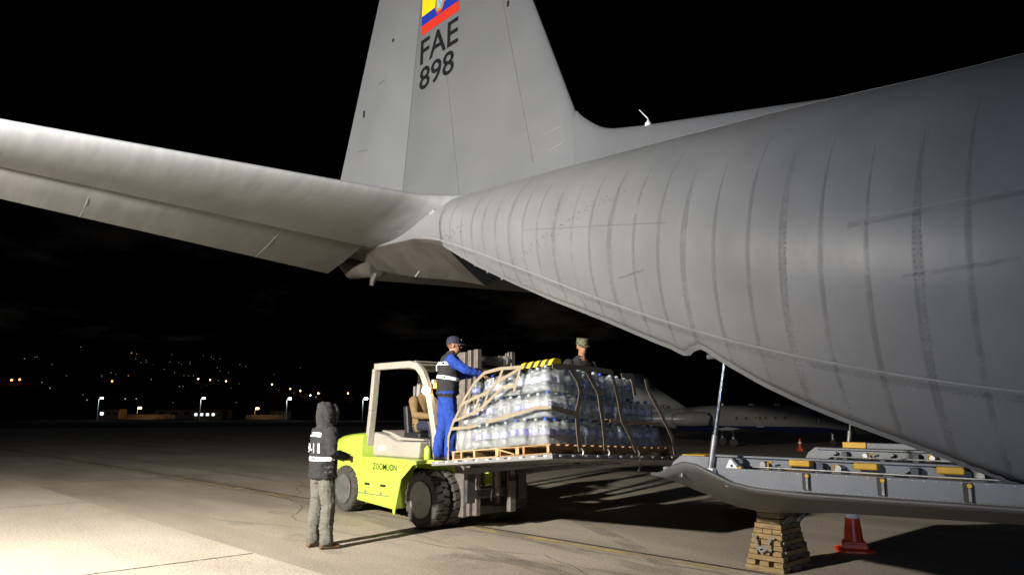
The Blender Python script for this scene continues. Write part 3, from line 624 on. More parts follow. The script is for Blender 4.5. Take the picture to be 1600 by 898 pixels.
# tailplanes with drooped elevators
def stab(sg):
    def le(y): return -5.22 - .17 * (y - .5)
    def hg(y): return -7.92 + .095 * y
    def te(y): return -9.25 + .235 * (y - .4)
    NS = 22
    def sect(y, f0, f1, top, n=NS):
        out = []
        tip = max(0, (y - 7.2) / .8); k = math.sqrt(max(0.03, 1 - tip * tip))
        th = (.30 - .020 * y) * k
        for i in range(n + 1):
            f = f0 + (f1 - f0) * i / n
            x = le(y) + (hg(y) - le(y)) * f
            zc = 5.02 - .09 * f
            t_ = min(1, max(0, f)); hh = th * (1.62 * math.sqrt(t_) * (1 - t_ * .62)) if t_ < 1 else th * .62
            out.append(Vector((x, sg * -y, zc + (hh * (.62 if top else -1)))))
        return out
    ys = [.35, .6, .9, 1.5, 2.5, 3.5, 4.5, 5.5, 6.5, 7.2, 7.5, 7.75, 7.92, 8.0]
    def ring(y):
        fr = [(1 - math.cos(PI / 2 * i / NS)) for i in range(NS + 1)]
        def pt(f, top):
            tip = max(0, (y - 7.2) / .8); k = math.sqrt(max(.03, 1 - tip * tip)); th = (.31 - .013 * y) * k
            x = le(y) + (hg(y) - le(y)) * f; hh = th * 1.62 * math.sqrt(f) * (1 - f * .62)
            return Vector((x, sg * -y, 5.0 - .10 * f + hh * (.6 if top else -.95)))
        return [pt(f, True) for f in fr] + [pt(f, False) for f in reversed(fr[1:])]
    mb = MB(); mb.loft([ring(y) for y in ys], True, True)
    o = mb.build('tailplane', 'skin_grey_dirty', AC, smooth=True, angle=55)
    mb = MB(); rings = []
    for y in [.55, .8, 1.6, 3, 4.5, 6, 7, 7.5]:
        th = .31 - .013 * y; zt = 5.0 - .10 + th * 1.62 * .38 * .6 - .01; zl = 5.0 - .10 - th * 1.62 * .38 * .95 + .015
        h0 = hg(y) - .02; t0 = te(y); zz = 4.40 + .016 * y
        rings.append([Vector((h0, sg * -y, zt)), Vector((h0 + .05, sg * -y, (zt + zl) / 2)), Vector((h0, sg * -y, zl)), Vector(((h0 + t0) / 2, sg * -y, (zl + zz) / 2 - .02)), Vector((t0, sg * -y, zz - .012)), Vector((t0, sg * -y, zz + .012)), Vector(((h0 + t0) / 2, sg * -y, (zt + zz) / 2 + .015))])
    mb.loft(rings, True, True); e = mb.build('elevator', 'elevator_grey', AC, smooth=True, angle=40)
    for y in (2.2, 5.15):
        mb = MB(); pts = []
        h0, t0 = hg(y) - .02, te(y); th = .31 - .013 * y; zl = 5.0 - .10 - th * 1.62 * .38 * .95 + .015; zz = 4.40 + .016 * y - .012
        mb.ribbon([Vector((h0, sg * -y, zl - .001)), Vector(((h0 + t0) / 2, sg * -y, (zl + zz) / 2 - .021)), Vector((t0, sg * -y, zz - .001))], .010, .003, Vector((0, 0, -1))); mb.build('elevator_seam', 'seam_light', e)
    mb = MB(); rings = []                             # root fillet between the tailplane and the body
    for i in range(15):
        t_ = i / 14; y = .45 + .85 * t_; g = (1 - t_) ** 2
        rings.append([Vector((v.x + (.34 * g * max(0, 1 - abs(le(y) - v.x) / 1.0)), v.y, v.z + (.03 * g if v.z > 4.98 else -.24 * g * max(0, 1 - abs(le(y) - v.x) / 2.4)))) for v in ring(y)])
    mb.loft(rings, True, False); mb.build('root_fillet', 'skin_grey_dirty', AC, smooth=True, angle=70)
    return o
stab(1); stab(-1)
MB().tube([(-7.9, -.25, 4.25), (-7.95, -.28, 4.13), (-7.97, -.29, 4.02)], [.05, .06, .045], 8).build('drain_mast', 'tail_shade', AC, True)
MB().cyl((-6.35, -.35, 4.05), (-6.44, -.37, 3.96), .010, n=6).build('static_rod', 'seam_light', AC)
MB().tube([(-8.3, 0, 4.42), (-9.2, 0, 4.55), (-9.95, 0, 4.95)], [.16, .20, .06], 12).build('tail_bumper', 'tail_shade', AC, True)

# cargo ramp, lowered level
RX0, RX1 = -.55, 3.0
RIM = [(-.86, 1.02), (-.72, 1.03), (-.58, 1.06), (-.45, 1.125), (-.3, 1.165), (-.15, 1.15), (.02, 1.085), (.2, 1.02), (.45, .985), (.9, .972), (1.6, .985), (2.4, 1.0), (3.2, 1.0)]
KEEL = [(-.86, .99), (-.72, .86), (-.55, .73), (-.38, .64), (-.2, .622), (0, .635), (.6, .70), (2., .755), (3.2, .78)]
RW = [(-.86, 1.34), (-.6, 1.52), (-.3, 1.60), (.2, 1.64), (1., 1.69), (2., 1.74), (3.2, 1.80)]
mb = MB(); rings = []
for i in range(82):
    X = -.86 + i * .05; w_, zr, zk = interp(RW, X), interp(RIM, X), interp(KEEL, X)
    half = [Vector((X, -w_ * (1 - k / 14), zk + (zr - zk) * (1 - k / 14) ** 2.1)) for k in range(15)]
    rings.append(half + [Vector((p.x, -p.y, p.z)) for p in reversed(half[:-1])])
mb.loft(rings, False); RAMP = mb.build('ramp', 'hull_grey', AC, smooth=True, angle=60)
s_ = RAMP.modifiers.new('t', 'SOLIDIFY'); s_.thickness = .03; s_.offset = 1
MB().mm((RX0, -1.40, 1.055), (RX1, 1.40, 1.085)).build('ramp_floor', 'ramp_dark', RAMP)
for sg in (-1, 1):
    mb = MB(); mb.prism([(RX0 + .62, .98), (RX1, 1.0), (RX1, 1.15), (RX0 + .62, 1.145)], 'y', sg * 1.50, sg * 1.42); mb.build('side_panel', 'ramp_grey', RAMP, bevel=.008)
    mb = MB(); mb.prism([(RX0 - .03, 1.075), (RX0 + .80, 1.02), (RX0 + .80, 1.10), (RX0 + .66, 1.232), (RX0 + .12, 1.235), (RX0 + .03, 1.17)], 'y', sg * 1.435, sg * 1.36); mb.build('end_plate', 'ramp_grey', RAMP, bevel=.01)
    mb = MB(); mb.prism([(.03, 1.10), (.19, 1.10), (.19, 1.13), (.12, 1.215), (.10, 1.22)], 'y', sg * 1.448, sg * 1.437); wp = mb.build('white_bracket', 'white_paint', RAMP, bevel=.004)
    MB().cyl((.12, sg * 1.449, 1.165), (.12, sg * 1.454, 1.165), .012, n=10).build('bracket_bolt', 'black', wp)
    for X in (-.42, .19, .83, 1.42, 2.0, 2.52):
        yy = sg * 1.502 if X > .3 else sg * 1.437; zc = 1.075 if X > .3 else 1.10
        MB().box((X, yy + sg * .002, zc), (.066, .012, .135)).build('latch_pocket', 'black', RAMP)
        lp = MB().beam((X + .012, yy + sg * .012, zc - .06), (X + .016, yy + sg * .02, zc + .03), .022, .018).build('latch_lever', 'steel', RAMP)
        MB().cyl((X + .014, yy + sg * .004, zc + .047), (X + .014, yy + sg * .024, zc + .047), .016, n=10).build('latch_knob', 'yellow_paint', lp)
    mb = MB()
    for i in range(34): mb.box((.28 + i * .08, sg * 1.503, 1.135), (.012, .006, .008))
    for i in range(60): mb.box((.3 + i * .045, sg * 1.502, 1.005), (.007, .005, .006))
    o = mb.build('rivets', 'steel', RAMP); o['kind'] = 'stuff'
    # logistics rail: base, web, top flange, pads and rollers
    yr = sg * 1.12
    MB().mm((-.30, yr - .09, 1.086), (RX1, yr + .09, 1.11)).build('rail_base', 'ramp_grey', RAMP)
    MB().mm((-.30, yr + .02, 1.11), (RX1, yr + .05, 1.222)).build('rail_web', 'ramp_grey', RAMP)
    MB().mm((-.30, yr - .02, 1.222), (RX1, yr + .10, 1.237)).build('rail_flange', 'ramp_grey', RAMP)
    MB().cyl((-.1, yr - .075, 1.145), (RX1, yr - .075, 1.145), .010, n=8).build('control_rod', 'steel', RAMP)
    for X in ((.62, 1.18, 1.80, 2.32) if sg < 0 else (2.1,)):
        MB().box((X, yr - .035, 1.197), (.19, .08, .055)).build('rail_pad', 'yellow_paint', RAMP, bevel=.012)
        MB().box((X, yr - .06, 1.125), (.22, .10, .012)).build('pad_plate', 'yellow_paint', RAMP)
    for i, X in enumerate((-.18, .05, .28, .44, .80, .96, 1.38, 1.55, 2.0, 2.14, 2.5)):
        if i % 3 == 0: MB().beam((X, yr - .03, 1.115), (X + .13, yr - .03, 1.195), .03, .025).build('rail_brace', 'ramp_grey', RAMP)
        elif i % 3 == 1: MB().box((X, yr - .03, 1.16), (.06, .08, .09)).build('rail_block', 'ramp_dark', RAMP, bevel=.006)
        else: MB().cyl((X, yr - .08, 1.17), (X, yr + .015, 1.17), .028, n=10).build('rail_roller', 'steel', RAMP)
    for X in (.33, .92): MB().tube([(X, yr - .07, 1.13), (X, yr - .07, 1.19), (X + .045, yr - .07, 1.20)], .009, 6).build('rail_hook', 'yellow_paint', RAMP)
MB().mm((RX0 + .05, -1.30, 1.20), (RX0 + .30, -1.05, 1.237)).build('edge_strip', 'yellow_paint', RAMP)
MB().mm((.22, 1.26, 1.238), (1.9, 1.36, 1.30)).build('far_guide', 'ramp_grey', RAMP, bevel=.006)
MB().mm((-.05, 1.255, 1.240), (.215, 1.365, 1.305)).build('guide_end', 'yellow_paint', RAMP, bevel=.006)
for i in range(9): MB().cyl((-.3 + i * .36, -.55, 1.10), (-.3 + i * .36, .55, 1.10), .03, n=10).build('floor_roller', 'steel', RAMP)
MB().box((-.66, -1.28, 1.075), (.10, .12, .075)).build('end_fitting', 'ramp_grey', RAMP, bevel=.012)
for sg in (-1, 1):
    b_, t_ = Vector((-.09, sg * 1.465, 1.12)), Vector((.10, sg * 1.42, 2.16))
    ST_ = MB().cyl(b_, t_, .020, n=14).build('ramp_actuator', 'chrome', AC, True)
    MB().cyl(b_, b_ + (t_ - b_) * .30, .028, n=14).build('actuator_sleeve', 'steel', ST_, True)
    MB().box(b_ - Vector((0, 0, .01)), (.09, .07, .05)).build('actuator_foot', 'white_paint', ST_, bevel=.01)
    MB().box(t_ + Vector((-.06, .05 * -sg, .02)), (.30, .10, .10)).build('actuator_bracket', 'ramp_dark', ST_, bevel=.01)

# ------------------------------------------------------------------ timber crib under the ramp
CB = thing('timber_crib', 'stepped stack of pale timber boards propping up the ramp', 'timber crib', (-.40, .26, 0))
cx, cy = -.40, .27; nl = 11; zc = 0.; top = .575
lh = top / nl
for i in range(nl):
    f = i / (nl - 1); wx = .44 - .17 * f; wy = .66 - .30 * f; z0 = i * lh; jit = lambda a: (random.random() - .5) * a
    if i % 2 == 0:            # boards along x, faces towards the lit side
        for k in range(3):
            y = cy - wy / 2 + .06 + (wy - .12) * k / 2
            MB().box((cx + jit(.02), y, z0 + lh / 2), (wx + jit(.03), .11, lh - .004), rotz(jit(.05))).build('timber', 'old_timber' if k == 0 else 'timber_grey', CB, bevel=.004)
    else:
        n_ = 3
        for k in range(n_):
            x = cx - wx / 2 + .055 + (wx - .11) * k / (n_ - 1)
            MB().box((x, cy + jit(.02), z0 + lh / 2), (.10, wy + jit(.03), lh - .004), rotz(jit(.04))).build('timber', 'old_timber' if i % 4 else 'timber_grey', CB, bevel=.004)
mb = MB(); mb.prism([(cx - .15, top + .001), (cx + .14, top + .001), (cx + .14, top + .012), (cx - .15, top + .05)], 'y', cy - .17, cy + .15); mb.build('wedge', 'old_timber', CB, bevel=.003)
yb = cy - .30
for pts in ([(cx - .12, yb, .36), (cx - .06, yb - .035, .24), (cx - .02, yb - .03, .19), (cx + .05, yb - .04, .24), (cx + .09, yb, .36)], [(cx - .08, yb - .02, .22), (cx, yb - .045, .25), (cx + .1, yb - .03, .22)]):
    MB().ribbon(pts, .028, .004, Vector((0, -1, 0))).build('carry_strap', 'webbing_grey', CB)
xr = cx + .19
for y0 in (cy - .1, cy + .18):
    pts = [Vector((xr - .02 + .05 * math.sin(a), y0 + .06 * math.cos(a), .50 + .055 * math.sin(a * 1.0))) for a in [2 * PI * k / 14 for k in range(15)]]
    MB().tube(pts, .012, 6).build('rope_loop', 'webbing_grey', CB, True)
for k in range(3): MB().box((cx + .165 + .017 * (2 - k), cy - .20, .20 + .09 * k), (.012, .05, .02)).build('metal_tag', 'steel', CB)

# ------------------------------------------------------------------ traffic cones
def cone(name, label, x, y, s=1., m_='orange', grp='orange traffic cones'):
    t = thing(name, label, 'traffic cone', (x, y, 0), grp, rot=(0, 0, .5), world_parts=False)
    mb = MB(); rs = []
    for r, z in ((.235, 0), (.235, .03), (.20, .045)):
        rs.append([Vector((r * s * c * 1.0, r * s * d, z * s)) for c, d in ((1, .55), (.55, 1), (-.55, 1), (-1, .55), (-1, -.55), (-.55, -1), (.55, -1), (1, -.55))])
    mb.loft(rs, True, True); mb.build('base', m_, t, bevel=.006)
    mb = MB(); mb.box((0, 0, .075 * s), (.30 * s, .30 * s, .06 * s)); mb.box((0, 0, .115 * s), (.27 * s, .27 * s, .03 * s)); mb.build('step', m_, t, bevel=.008)
    MB().lathe([(.125 * s, .125 * s), (.118 * s, .15 * s), (.088 * s, .42 * s)], (0, 0, 0), 'z', 28).build('cone_body', m_, t, True)
    MB().lathe([(.090 * s, .42 * s), (.092 * s, .425 * s), (.078 * s, .53 * s), (.074 * s, .53 * s)], (0, 0, 0), 'z', 28).build('collar', 'reflective', t, True)
    MB().lathe([(.075 * s, .53 * s), (.05 * s, .70 * s), (.035 * s, .71 * s)], (0, 0, 0), 'z', 28).build('tip', m_, t, True)
    return t
cone('traffic_cone', 'orange traffic cone with white collar standing under the ramp', -.26, 1.85, .92)
cone('traffic_cone', 'small distant orange cone on the dark apron beside the business jet', -12.8, 26.1, .8)

# ------------------------------------------------------------------ forklift
FK = thing('forklift', 'lime green and beige heavy forklift with raised mast carrying the bottle load', 'forklift', (-6.3, -.15, 0))
yc = -.15
def wheel(X, y0, y1, z, R, out):
    """tyre with lugs between y0 and y1; out = -1 when the visible outer face is at y0"""
    ym = (y0 + y1) / 2; w = y1 - y0; n = 44
    prof = [(R * .56, -w * .40), (R * .62, -w * .47), (R * .82, -w * .5), (R * .93, -w * .46), (R * .955, -w * .36), (R * .955, w * .36), (R * .93, w * .46), (R * .82, w * .5), (R * .62, w * .47), (R * .56, w * .40)]
    wh = MB(); wh.lathe(prof, (X, ym, z), 'y', n); wh.cur = 0
    T = wh.build('tyre', 'rubber', FK, True, angle=45)
    lg = MB(); nlug = 20
    for s in (-1, 1):
        for k in range(nlug):
            a0 = 2 * PI * (k + (.5 if s > 0 else 0)) / nlug; da = 2 * PI / nlug * .70
            rings = []
            for yy, sh, r0, r1 in ((0.02, .30, .94, 1.0), (.20, .18, .94, 1.0), (.40, .04, .935, .995), (.51, 0, .84, .955)):
                ring = []
                for a, r in ((a0 + sh * da, r0), (a0 + sh * da, r1), (a0 + (1 + sh * .9) * da, r1), (a0 + (1 + sh * .9) * da, r0)):
                    ring.append(Vector((X + R * r * math.cos(a), ym + s * yy * w, z + R * r * math.sin(a))))
                rings.append(ring)
            lg.loft(rings, True, True)
    lg.build('tread', 'rubber', T)
    yo = y0 if out < 0 else y1; s = out
    rim = MB(); rim.lathe([(R * .64, yo - ym + s * .012), (R * .61, yo - ym + s * .016), (R * .53, yo - ym + s * .004), (R * .51, yo - ym - s * .02), (R * .48, yo - ym - s * .12), (R * .46, yo - ym - s * .15)] + ([(R * .30, yo - ym - s * .15), (R * .28, yo - ym - s * .09), (R * .12, yo - ym - s * .085), (.01, yo - ym - s * .085)] if R < .4 else [(R * .44, yo - ym - s * .16)]), (X, ym, z), 'y', 32)
    RM = rim.build('rim', 'rim_light' if R > .4 else 'rim', T, True, angle=30)
    if R > .4: MB().lathe([(R * .44, yo - ym - s * .155), (R * .25, yo - ym - s * .16), (R * .22, yo - ym - s * .10), (.01, yo - ym - s * .10)], (X, ym, z), 'y', 28).build('hub', 'inner_dark', T, True, angle=30)
    nb = MB()
    for k in range(10):
        a = 2 * PI * k / 10; nb.cyl((X + R * .37 * math.cos(a), yo - s * .155, z + R * .37 * math.sin(a)), (X + R * .37 * math.cos(a), yo - s * .12, z + R * .37 * math.sin(a)), .014, n=6)
    o = nb.build('wheel_nuts', 'steel', T); o['kind'] = 'stuff'
for y0, y1, out in ((-1.04, -.80, -1), (-.74, -.50, -1), (.20, .44, 1), (.50, .74, 1)): wheel(-5.2, y0, y1, .41, .41, out)
for y0, y1, out in ((-.86, -.60, -1), (.30, .56, 1)): wheel(-7.72, y0, y1, .385, .385, out)
# chassis side boxes, fenders, counterweight
for sg, tagn in ((-1, 'near'), (1, 'far')):
    Y = lambda d: yc + sg * d
    pan = [(-7.80, .93), (-7.72, .62), (-7.62, .40), (-7.45, .22), (-6.30, .155), (-6.06, .76), (-5.90, .93)]
    mb = MB(); mb.prism(pan, 'y', Y(.65), Y(.40)); sp = mb.build('chassis_side', 'lime', FK, bevel=.02, seg=3)
    for X in (-7.06, -6.58):
        MB().box((X, Y(.652), .50), (.15, .012, .035)).build('step_slot', 'black', sp)
        MB().cyl((X - .05, Y(.653), .375), (X - .05, Y(.66), .375), .02, n=8).build('latch', 'steel', sp)
    mb = MB(); mb.box((-6.9, Y(.6515), .345), (1.02, .008, .012)); mb.build('step_line', 'seam_dirt', sp)
    mb = MB(); mb.ribbon([Vector((-7.66, Y(.652), .60)), Vector((-6.14, Y(.652), .60))], .02, .006, Vector((0, sg, 0))); mb.build('pressing_line', 'lime', sp)
    # flared fender over the dual wheels
    FI = [(-6.26, .16), (-6.07, .74), (-5.88, .925), (-5.4, .945), (-4.82, .95)]; FO = [(-5.90, .17), (-5.74, .70), (-5.44, .925), (-5.05, .965), (-4.68, .975)]
    rings = []
    for (a, b), (c, d) in zip(FI, FO): rings.append([Vector((a, Y(.63), b)), Vector((c, Y(.895), d))])
    mb = MB(); mb.loft(rings, False); o = mb.build('fender', 'lime', FK); q_ = o.modifiers.new('t', 'SOLIDIFY'); q_.thickness = .025; q_.offset = 0
    mb = MB(); mb.loft([[Vector((c, Y(.895), d + .012)), Vector((c + .05, Y(.895), d - .035)), Vector((c + .05, Y(.91), d - .035)), Vector((c, Y(.91), d + .012))] for c, d in FO], True, True); mb.build('fender_lip', 'lime', FK)
    MB().mm((-6.3, Y(.3), .45), (-4.85, Y(.42), .93)).build('inner_frame', 'lime', FK)
MB().mm((-7.9, yc - .42, .40), (-5.2, yc + .42, .80)).build('chassis', 'dark_steel', FK)
mb = MB(); rings = []
for X, hw, z0, z1 in ((-8.42, .30, .80, 1.02), (-8.40, .48, .62, 1.14), (-8.32, .60, .50, 1.22), (-8.05, .66, .46, 1.285), (-7.7, .66, .74, 1.315), (-7.28, .64, .82, 1.33)):
    ring = []
    for k in range(28):
        a = 2 * PI * k / 28; c, s = math.cos(a), math.sin(a); e = .35
        ring.append(Vector((X, yc + hw * math.copysign(abs(c) ** e, c), (z0 + z1) / 2 + (z1 - z0) / 2 * math.copysign(abs(s) ** e, s))))
    rings.append(ring)
mb.loft(rings, True, True); CW = mb.build('counterweight', 'lime', FK, True, angle=35)
MB().box((-8.0, yc, 1.29), (.10, .10, .05)).build('lifting_eye', 'yellow_paint', CW)
# engine hood
HD = [(-7.30, .935), (-6.60, .935), (-6.57, 1.20), (-6.92, 1.30), (-7.30, 1.345)]
mb = MB(); mb.prism([(-7.30, .936), (-5.95, .936), (-5.92, 1.20), (-6.62, 1.195), (-6.95, 1.29), (-7.30, 1.34)], 'y', yc - .42, yc + .42); HO = mb.build('engine_hood', 'beige_paint', FK, bevel=.035, seg=3)
mb = MB(); mb.prism([(-7.22, 1.345), (-6.97, 1.30), (-6.7, 1.205), (-5.98, 1.21), (-6.0, 1.24), (-6.6, 1.255), (-6.95, 1.34), (-7.2, 1.365)], 'y', yc - .30, yc + .30); mb.build('hood_cover', 'beige_paint', HO, bevel=.015)
vs, fs = fit_text('50', .26, .085, .02); letters([(-7.12 + x, yc - .4235, 1.03 + y) for x, y in vs], fs, 'white_paint', HO)
vs, fs = fit_text('ZOOMLION', .70, .10, .004); letters([(-6.90 + x, yc - .6535, .745 + y) for x, y in vs], fs, 'letter_black', FK)
MB().mm((-7.85, yc - .64, .905), (-5.5, yc + .64, .935)).build('deck', 'lime', FK, bevel=.006)
# overhead guard
for sg in (-1, 1):
    Y = yc + sg * .48
    pr_ = [(-7.35, .93), (-7.24, 1.7), (-7.16, 2.40)]
    mb = MB()
    for (a, b), (c, d) in zip(pr_, pr_[1:]): mb.beam((a, Y, b), (c, Y, d), .09, .12, (0, 1, 0))
    mb.build('guard_post', 'beige_paint', FK, bevel=.012)
    fp_ = [(-5.36, .93), (-5.42, 1.35), (-5.55, 1.80), (-5.66, 2.08), (-5.77, 2.27), (-5.92, 2.39), (-6.12, 2.43), (-7.18, 2.44)]
    rings = []
    for i, (x, z) in enumerate(fp_):
        a = fp_[max(i - 1, 0)]; b = fp_[min(i + 1, len(fp_) - 1)]; d = Vector((b[0] - a[0], 0, b[1] - a[1])).normalized(); nn = Vector((-d.z, 0, d.x))
        hw_ = .058; rings.append([Vector((x, Y - .045, z)) + nn * hw_, Vector((x, Y + .045, z)) + nn * hw_, Vector((x, Y + .045, z)) - nn * hw_, Vector((x, Y - .045, z)) - nn * hw_])
    mb = MB(); mb.loft(rings, True, True); mb.build('guard_post', 'beige_paint', FK, True, angle=30, bevel=.012)
for k in range(7): MB().mm((-7.18 + k * .17, yc - .435, 2.425), (-7.10 + k * .17, yc + .435, 2.47)).build('roof_bar', 'beige_paint', FK, bevel=.006)
MB().mm((-7.18, yc - .43, 2.472), (-6.05, yc + .43, 2.49)).build('roof_plate', 'beige_paint', FK)
MB().mm((-5.62, yc - .435, 2.10), (-5.56, yc + .435, 2.17)).build('front_cross_bar', 'beige_paint', FK, bevel=.01)
# lamps, mirror, seat, wheel, levers, small fittings
wl = Vector((-5.60, -.69, 2.0)); wd = Vector((.75, -.62, -.1)).normalized()
WL = MB().cyl(wl - wd * .02, wl + wd * .045, .045, .062, 16).build('work_lamp', 'dark_steel', FK, True)
MB().cyl(wl + wd * .046, wl + wd * .058, .066, .05, 16).build('lamp_lens', 'work_lamp', WL, True)
ld = bpy.data.lights.new('work_lamp_light', 'POINT'); ld.energy = 7; ld.color = (1, .82, .5); ld.shadow_soft_size = .05
lo = bpy.data.objects.new('work_lamp_light', ld); COL.objects.link(lo); lo.location = wl + wd * .14
MB().lathe([(.035, 0), (.035, .07), (.015, .085)], wl + Vector((.10, .10, .03)), 'z', 12).build('beacon', 'beacon_amber', FK, True)
MB().box((-7.30, .30, 1.96), (.05, .21, .36), rotz(.7)).build('mirror', 'mirror_grey', FK, bevel=.03, seg=3)
MB().cyl((-7.30, .28, 1.9), (-6.9, .33, 2.40), .012, n=6).build('mirror_arm', 'dark_steel', FK)
MB().box((-6.75, .12, 2.30), (.06, .14, .09)).build('rear_lamp', 'glass_dark', FK, bevel=.01)
MB().box((-5.72, .10, 2.28), (.08, .16, .16)).build('roof_lamp', 'mirror_grey', FK, bevel=.03)
mb = MB(); mb.box((-6.42, yc, 1.28), (.46, .48, .12)); mb.box((-6.62, yc, 1.53), (.12, .46, .50), Matrix.Rotation(-.15, 3, 'Y')); mb.build('seat', 'black', FK, bevel=.04, seg=3)
MB().mm((-5.70, yc - .38, .94), (-5.42, yc + .38, 1.32)).build('dashboard', 'dark_steel', FK, bevel=.03)
MB().box((-5.705, yc - .12, 1.18), (.01, .3, .14)).build('instrument_panel', 'mirror_grey', FK)
pts = [Vector((-5.93 + .09 * math.cos(a), yc + .19 * math.sin(a), 1.50 + .16 * math.cos(a))) for a in [2 * PI * k / 20 for k in range(21)]]
SW = MB().tube(pts, .016, 6).build('steering_wheel', 'black', FK, True); MB().cyl((-5.93, yc, 1.5), (-5.62, yc, 1.25), .025, n=8).build('steering_column', 'dark_steel', SW)
for k in range(4): MB().cyl((-5.72 + .03 * k, yc - .33, 1.3), (-5.80 + .03 * k, yc - .35, 1.52), .011, n=6).build('lever', 'black', FK)
MB().tube([(-5.55, -.60, 1.0), (-5.60, -.62, 1.25), (-5.52, -.60, 1.42)], .012, 6).build('grab_handle', 'dark_steel', FK)
MB().lathe([(.05, 0), (.055, .02), (.05, .16), (.02, .20)], (-5.58, -.66, .95), 'z', 12).build('filler_bottle', 'lime', FK, True)
MB().tube([(-5.58, -.66, 1.12), (-5.62, -.64, 1.24), (-5.55, -.62, 1.30), (-5.48, -.60, 1.18)], .012, 6).build('hose', 'black', FK, True)
MB().box((-5.45, -.60, 1.42), (.14, .10, .09)).build('side_box', 'black', FK, bevel=.015)
# mast: outer and inner channels, cross heads, cylinders, chains, carriage, forks
def channel(name, Xc, Y, sg, z0, z1, w, dpt, m_='mast_grey'):
    mb = MB(); t_ = .025
    mb.mm((Xc - dpt / 2, Y, z0), (Xc + dpt / 2, Y + sg * t_, z1)); mb.mm((Xc - dpt / 2, Y + sg * t_, z0), (Xc - dpt / 2 + t_, Y + sg * w, z1)); mb.mm((Xc + dpt / 2 - t_, Y + sg * t_, z0), (Xc + dpt / 2, Y + sg * w, z1))
    return mb.build(name, m_, FK, bevel=.004)
MT0, MT1 = -.62, .32
for Y, sg in ((MT0, 1), (MT1, -1)):
    channel('outer_mast', -4.84, Y, sg, .17, 2.545, .10, .20)
    channel('middle_mast', -4.70, Y + sg * .05, sg, .19, 2.57, .09, .07)
    channel('inner_mast', -4.60, Y + sg * .09, sg, .20, 2.58, .08, .09)
    MB().lathe([(.02, -.03), (.07, -.03), (.07, .03), (.02, .03)], (-4.62, Y + sg * .21, 2.44), 'y', 18).build('chain_wheel', 'steel', FK, True)
    mb = MB(); mb.cyl((-4.78, Y + sg * .23, .30), (-4.78, Y + sg * .23, 1.9), .052, n=16); c_ = mb.build('lift_cylinder', 'mast_grey', FK, True); MB().cyl((-4.78, Y + sg * .23, 1.9), (-4.78, Y + sg * .23, 2.4), .034, n=12).build('piston_rod', 'chrome', c_, True)
    MB().beam((-4.60, Y + sg * .26, .6), (-4.60, Y + sg * .26, 2.45), .04, .015, (1, 0, 0)).build('chain', 'dark_steel', FK)
    MB().mm((-4.92, Y + sg * .10, 1.5), (-4.76, Y + sg * .16, 2.5)).build('mast_stiffener', 'mast_grey', FK)
for z0, z1, m_ in ((2.36, 2.50, 'mast_grey'), (1.95, 2.02, 'dark_steel'), (.42, .60, 'mast_grey'), (.20, .30, 'dark_steel')):
    MB().mm((-4.76, MT0 + .12, z0), (-4.66, MT1 - .12, z1)).build('mast_cross_head', m_, FK, bevel=.006)
MB().mm((-4.80, -.30, 2.08), (-4.70, .0, 2.35)).build('hose_guard', 'black', FK)
CG = MB(); CG.mm((-4.60, MT0 + .02, .46), (-4.54, MT1 - .02, .56)); CG.mm((-4.60, MT0 + .02, .84), (-4.54, MT1 - .02, .92)); CG.build('carriage', 'dark_steel', FK)
for k in range(6): MB().mm((-4.57, -.5 + k * .14, 1.7), (-4.54, -.47 + k * .14, 2.28)).build('backrest_bar', 'dark_steel', FK)
MB().mm((-4.575, MT0 + .02, 2.24), (-4.535, MT1 - .02, 2.30)).build('backrest_bar', 'dark_steel', FK)
sl = .0817                                            # the forks are tipped back a little
for Y in (-.72, .28):
    mb = MB(); y0, y1 = Y - .075, Y + .075
    zf = lambda x: .915 + (x + 4.5) * sl + (-.046 * (Y + 1.4))
    mb.prism([(-4.50, .40), (-4.44, .40), (-4.44, zf(-4.44) - .09), (-2.62, zf(-2.62) - .015), (-2.60, zf(-2.6)), (-4.50, zf(-4.5))], 'y', y0, y1); mb.build('fork', 'dark_steel', FK, bevel=.006)
mb = MB(); mb.prism([(-4.52, .22), (-4.44, .22), (-4.44, .66), (-4.48, .70), (-4.52, .70)], 'y', .02, .14); mb.build('mast_foot', 'mast_grey', FK, bevel=.01)
mb = MB(); mb.cyl((-4.55, -.14, .46), (-4.55, -.14, .84), .055, n=16); mb.build('tilt_cylinder', 'mast_grey', FK, True)
MB().mm((-4.48, .30, .74), (-4.44, .50, .86)).build('data_plate', 'mirror_grey', FK)
MB().tube([(-4.46, -.3, .88), (-4.44, -.32, .6), (-4.5, -.3, .4)], .016, 6).build('hose', 'black', FK, True)

# ------------------------------------------------------------------ the load on its aircraft pallet
LA, LB, LC = Vector((-4.43, -1.41, 1.0)), Vector((-2.23, -1.35, 1.18)), Vector((-2.30, 1.15, 1.063))
ex = (LB - LA).normalized(); ey = LC - LB; ey = (ey - ex * ey.dot(ex)).normalized(); ez = ex.cross(ey)
LM = Matrix(((ex.x, ey.x, ez.x, LA.x), (ex.y, ey.y, ez.y, LA.y), (ex.z, ey.z, ez.z, LA.z), (0, 0, 0, 1)))
LE = LM.to_euler()
def lthing(name, label, cat, p, group=None, rz=0.):
    t = thing(name, label, cat, LM @ Vector(p), group, rot=(LM.to_3x3() @ rotz(rz)).to_euler(), world_parts=False); return t
PL = lthing('cargo_plate', 'flat metal air cargo plate with rope rings along its edge, on the forks', 'cargo plate', (0, 0, 0))
mb = MB(); mb.mm((.03, .03, -.052), (2.18, 2.47, -.004)); mb.build('deck', 'steel', PL, bevel=.004)
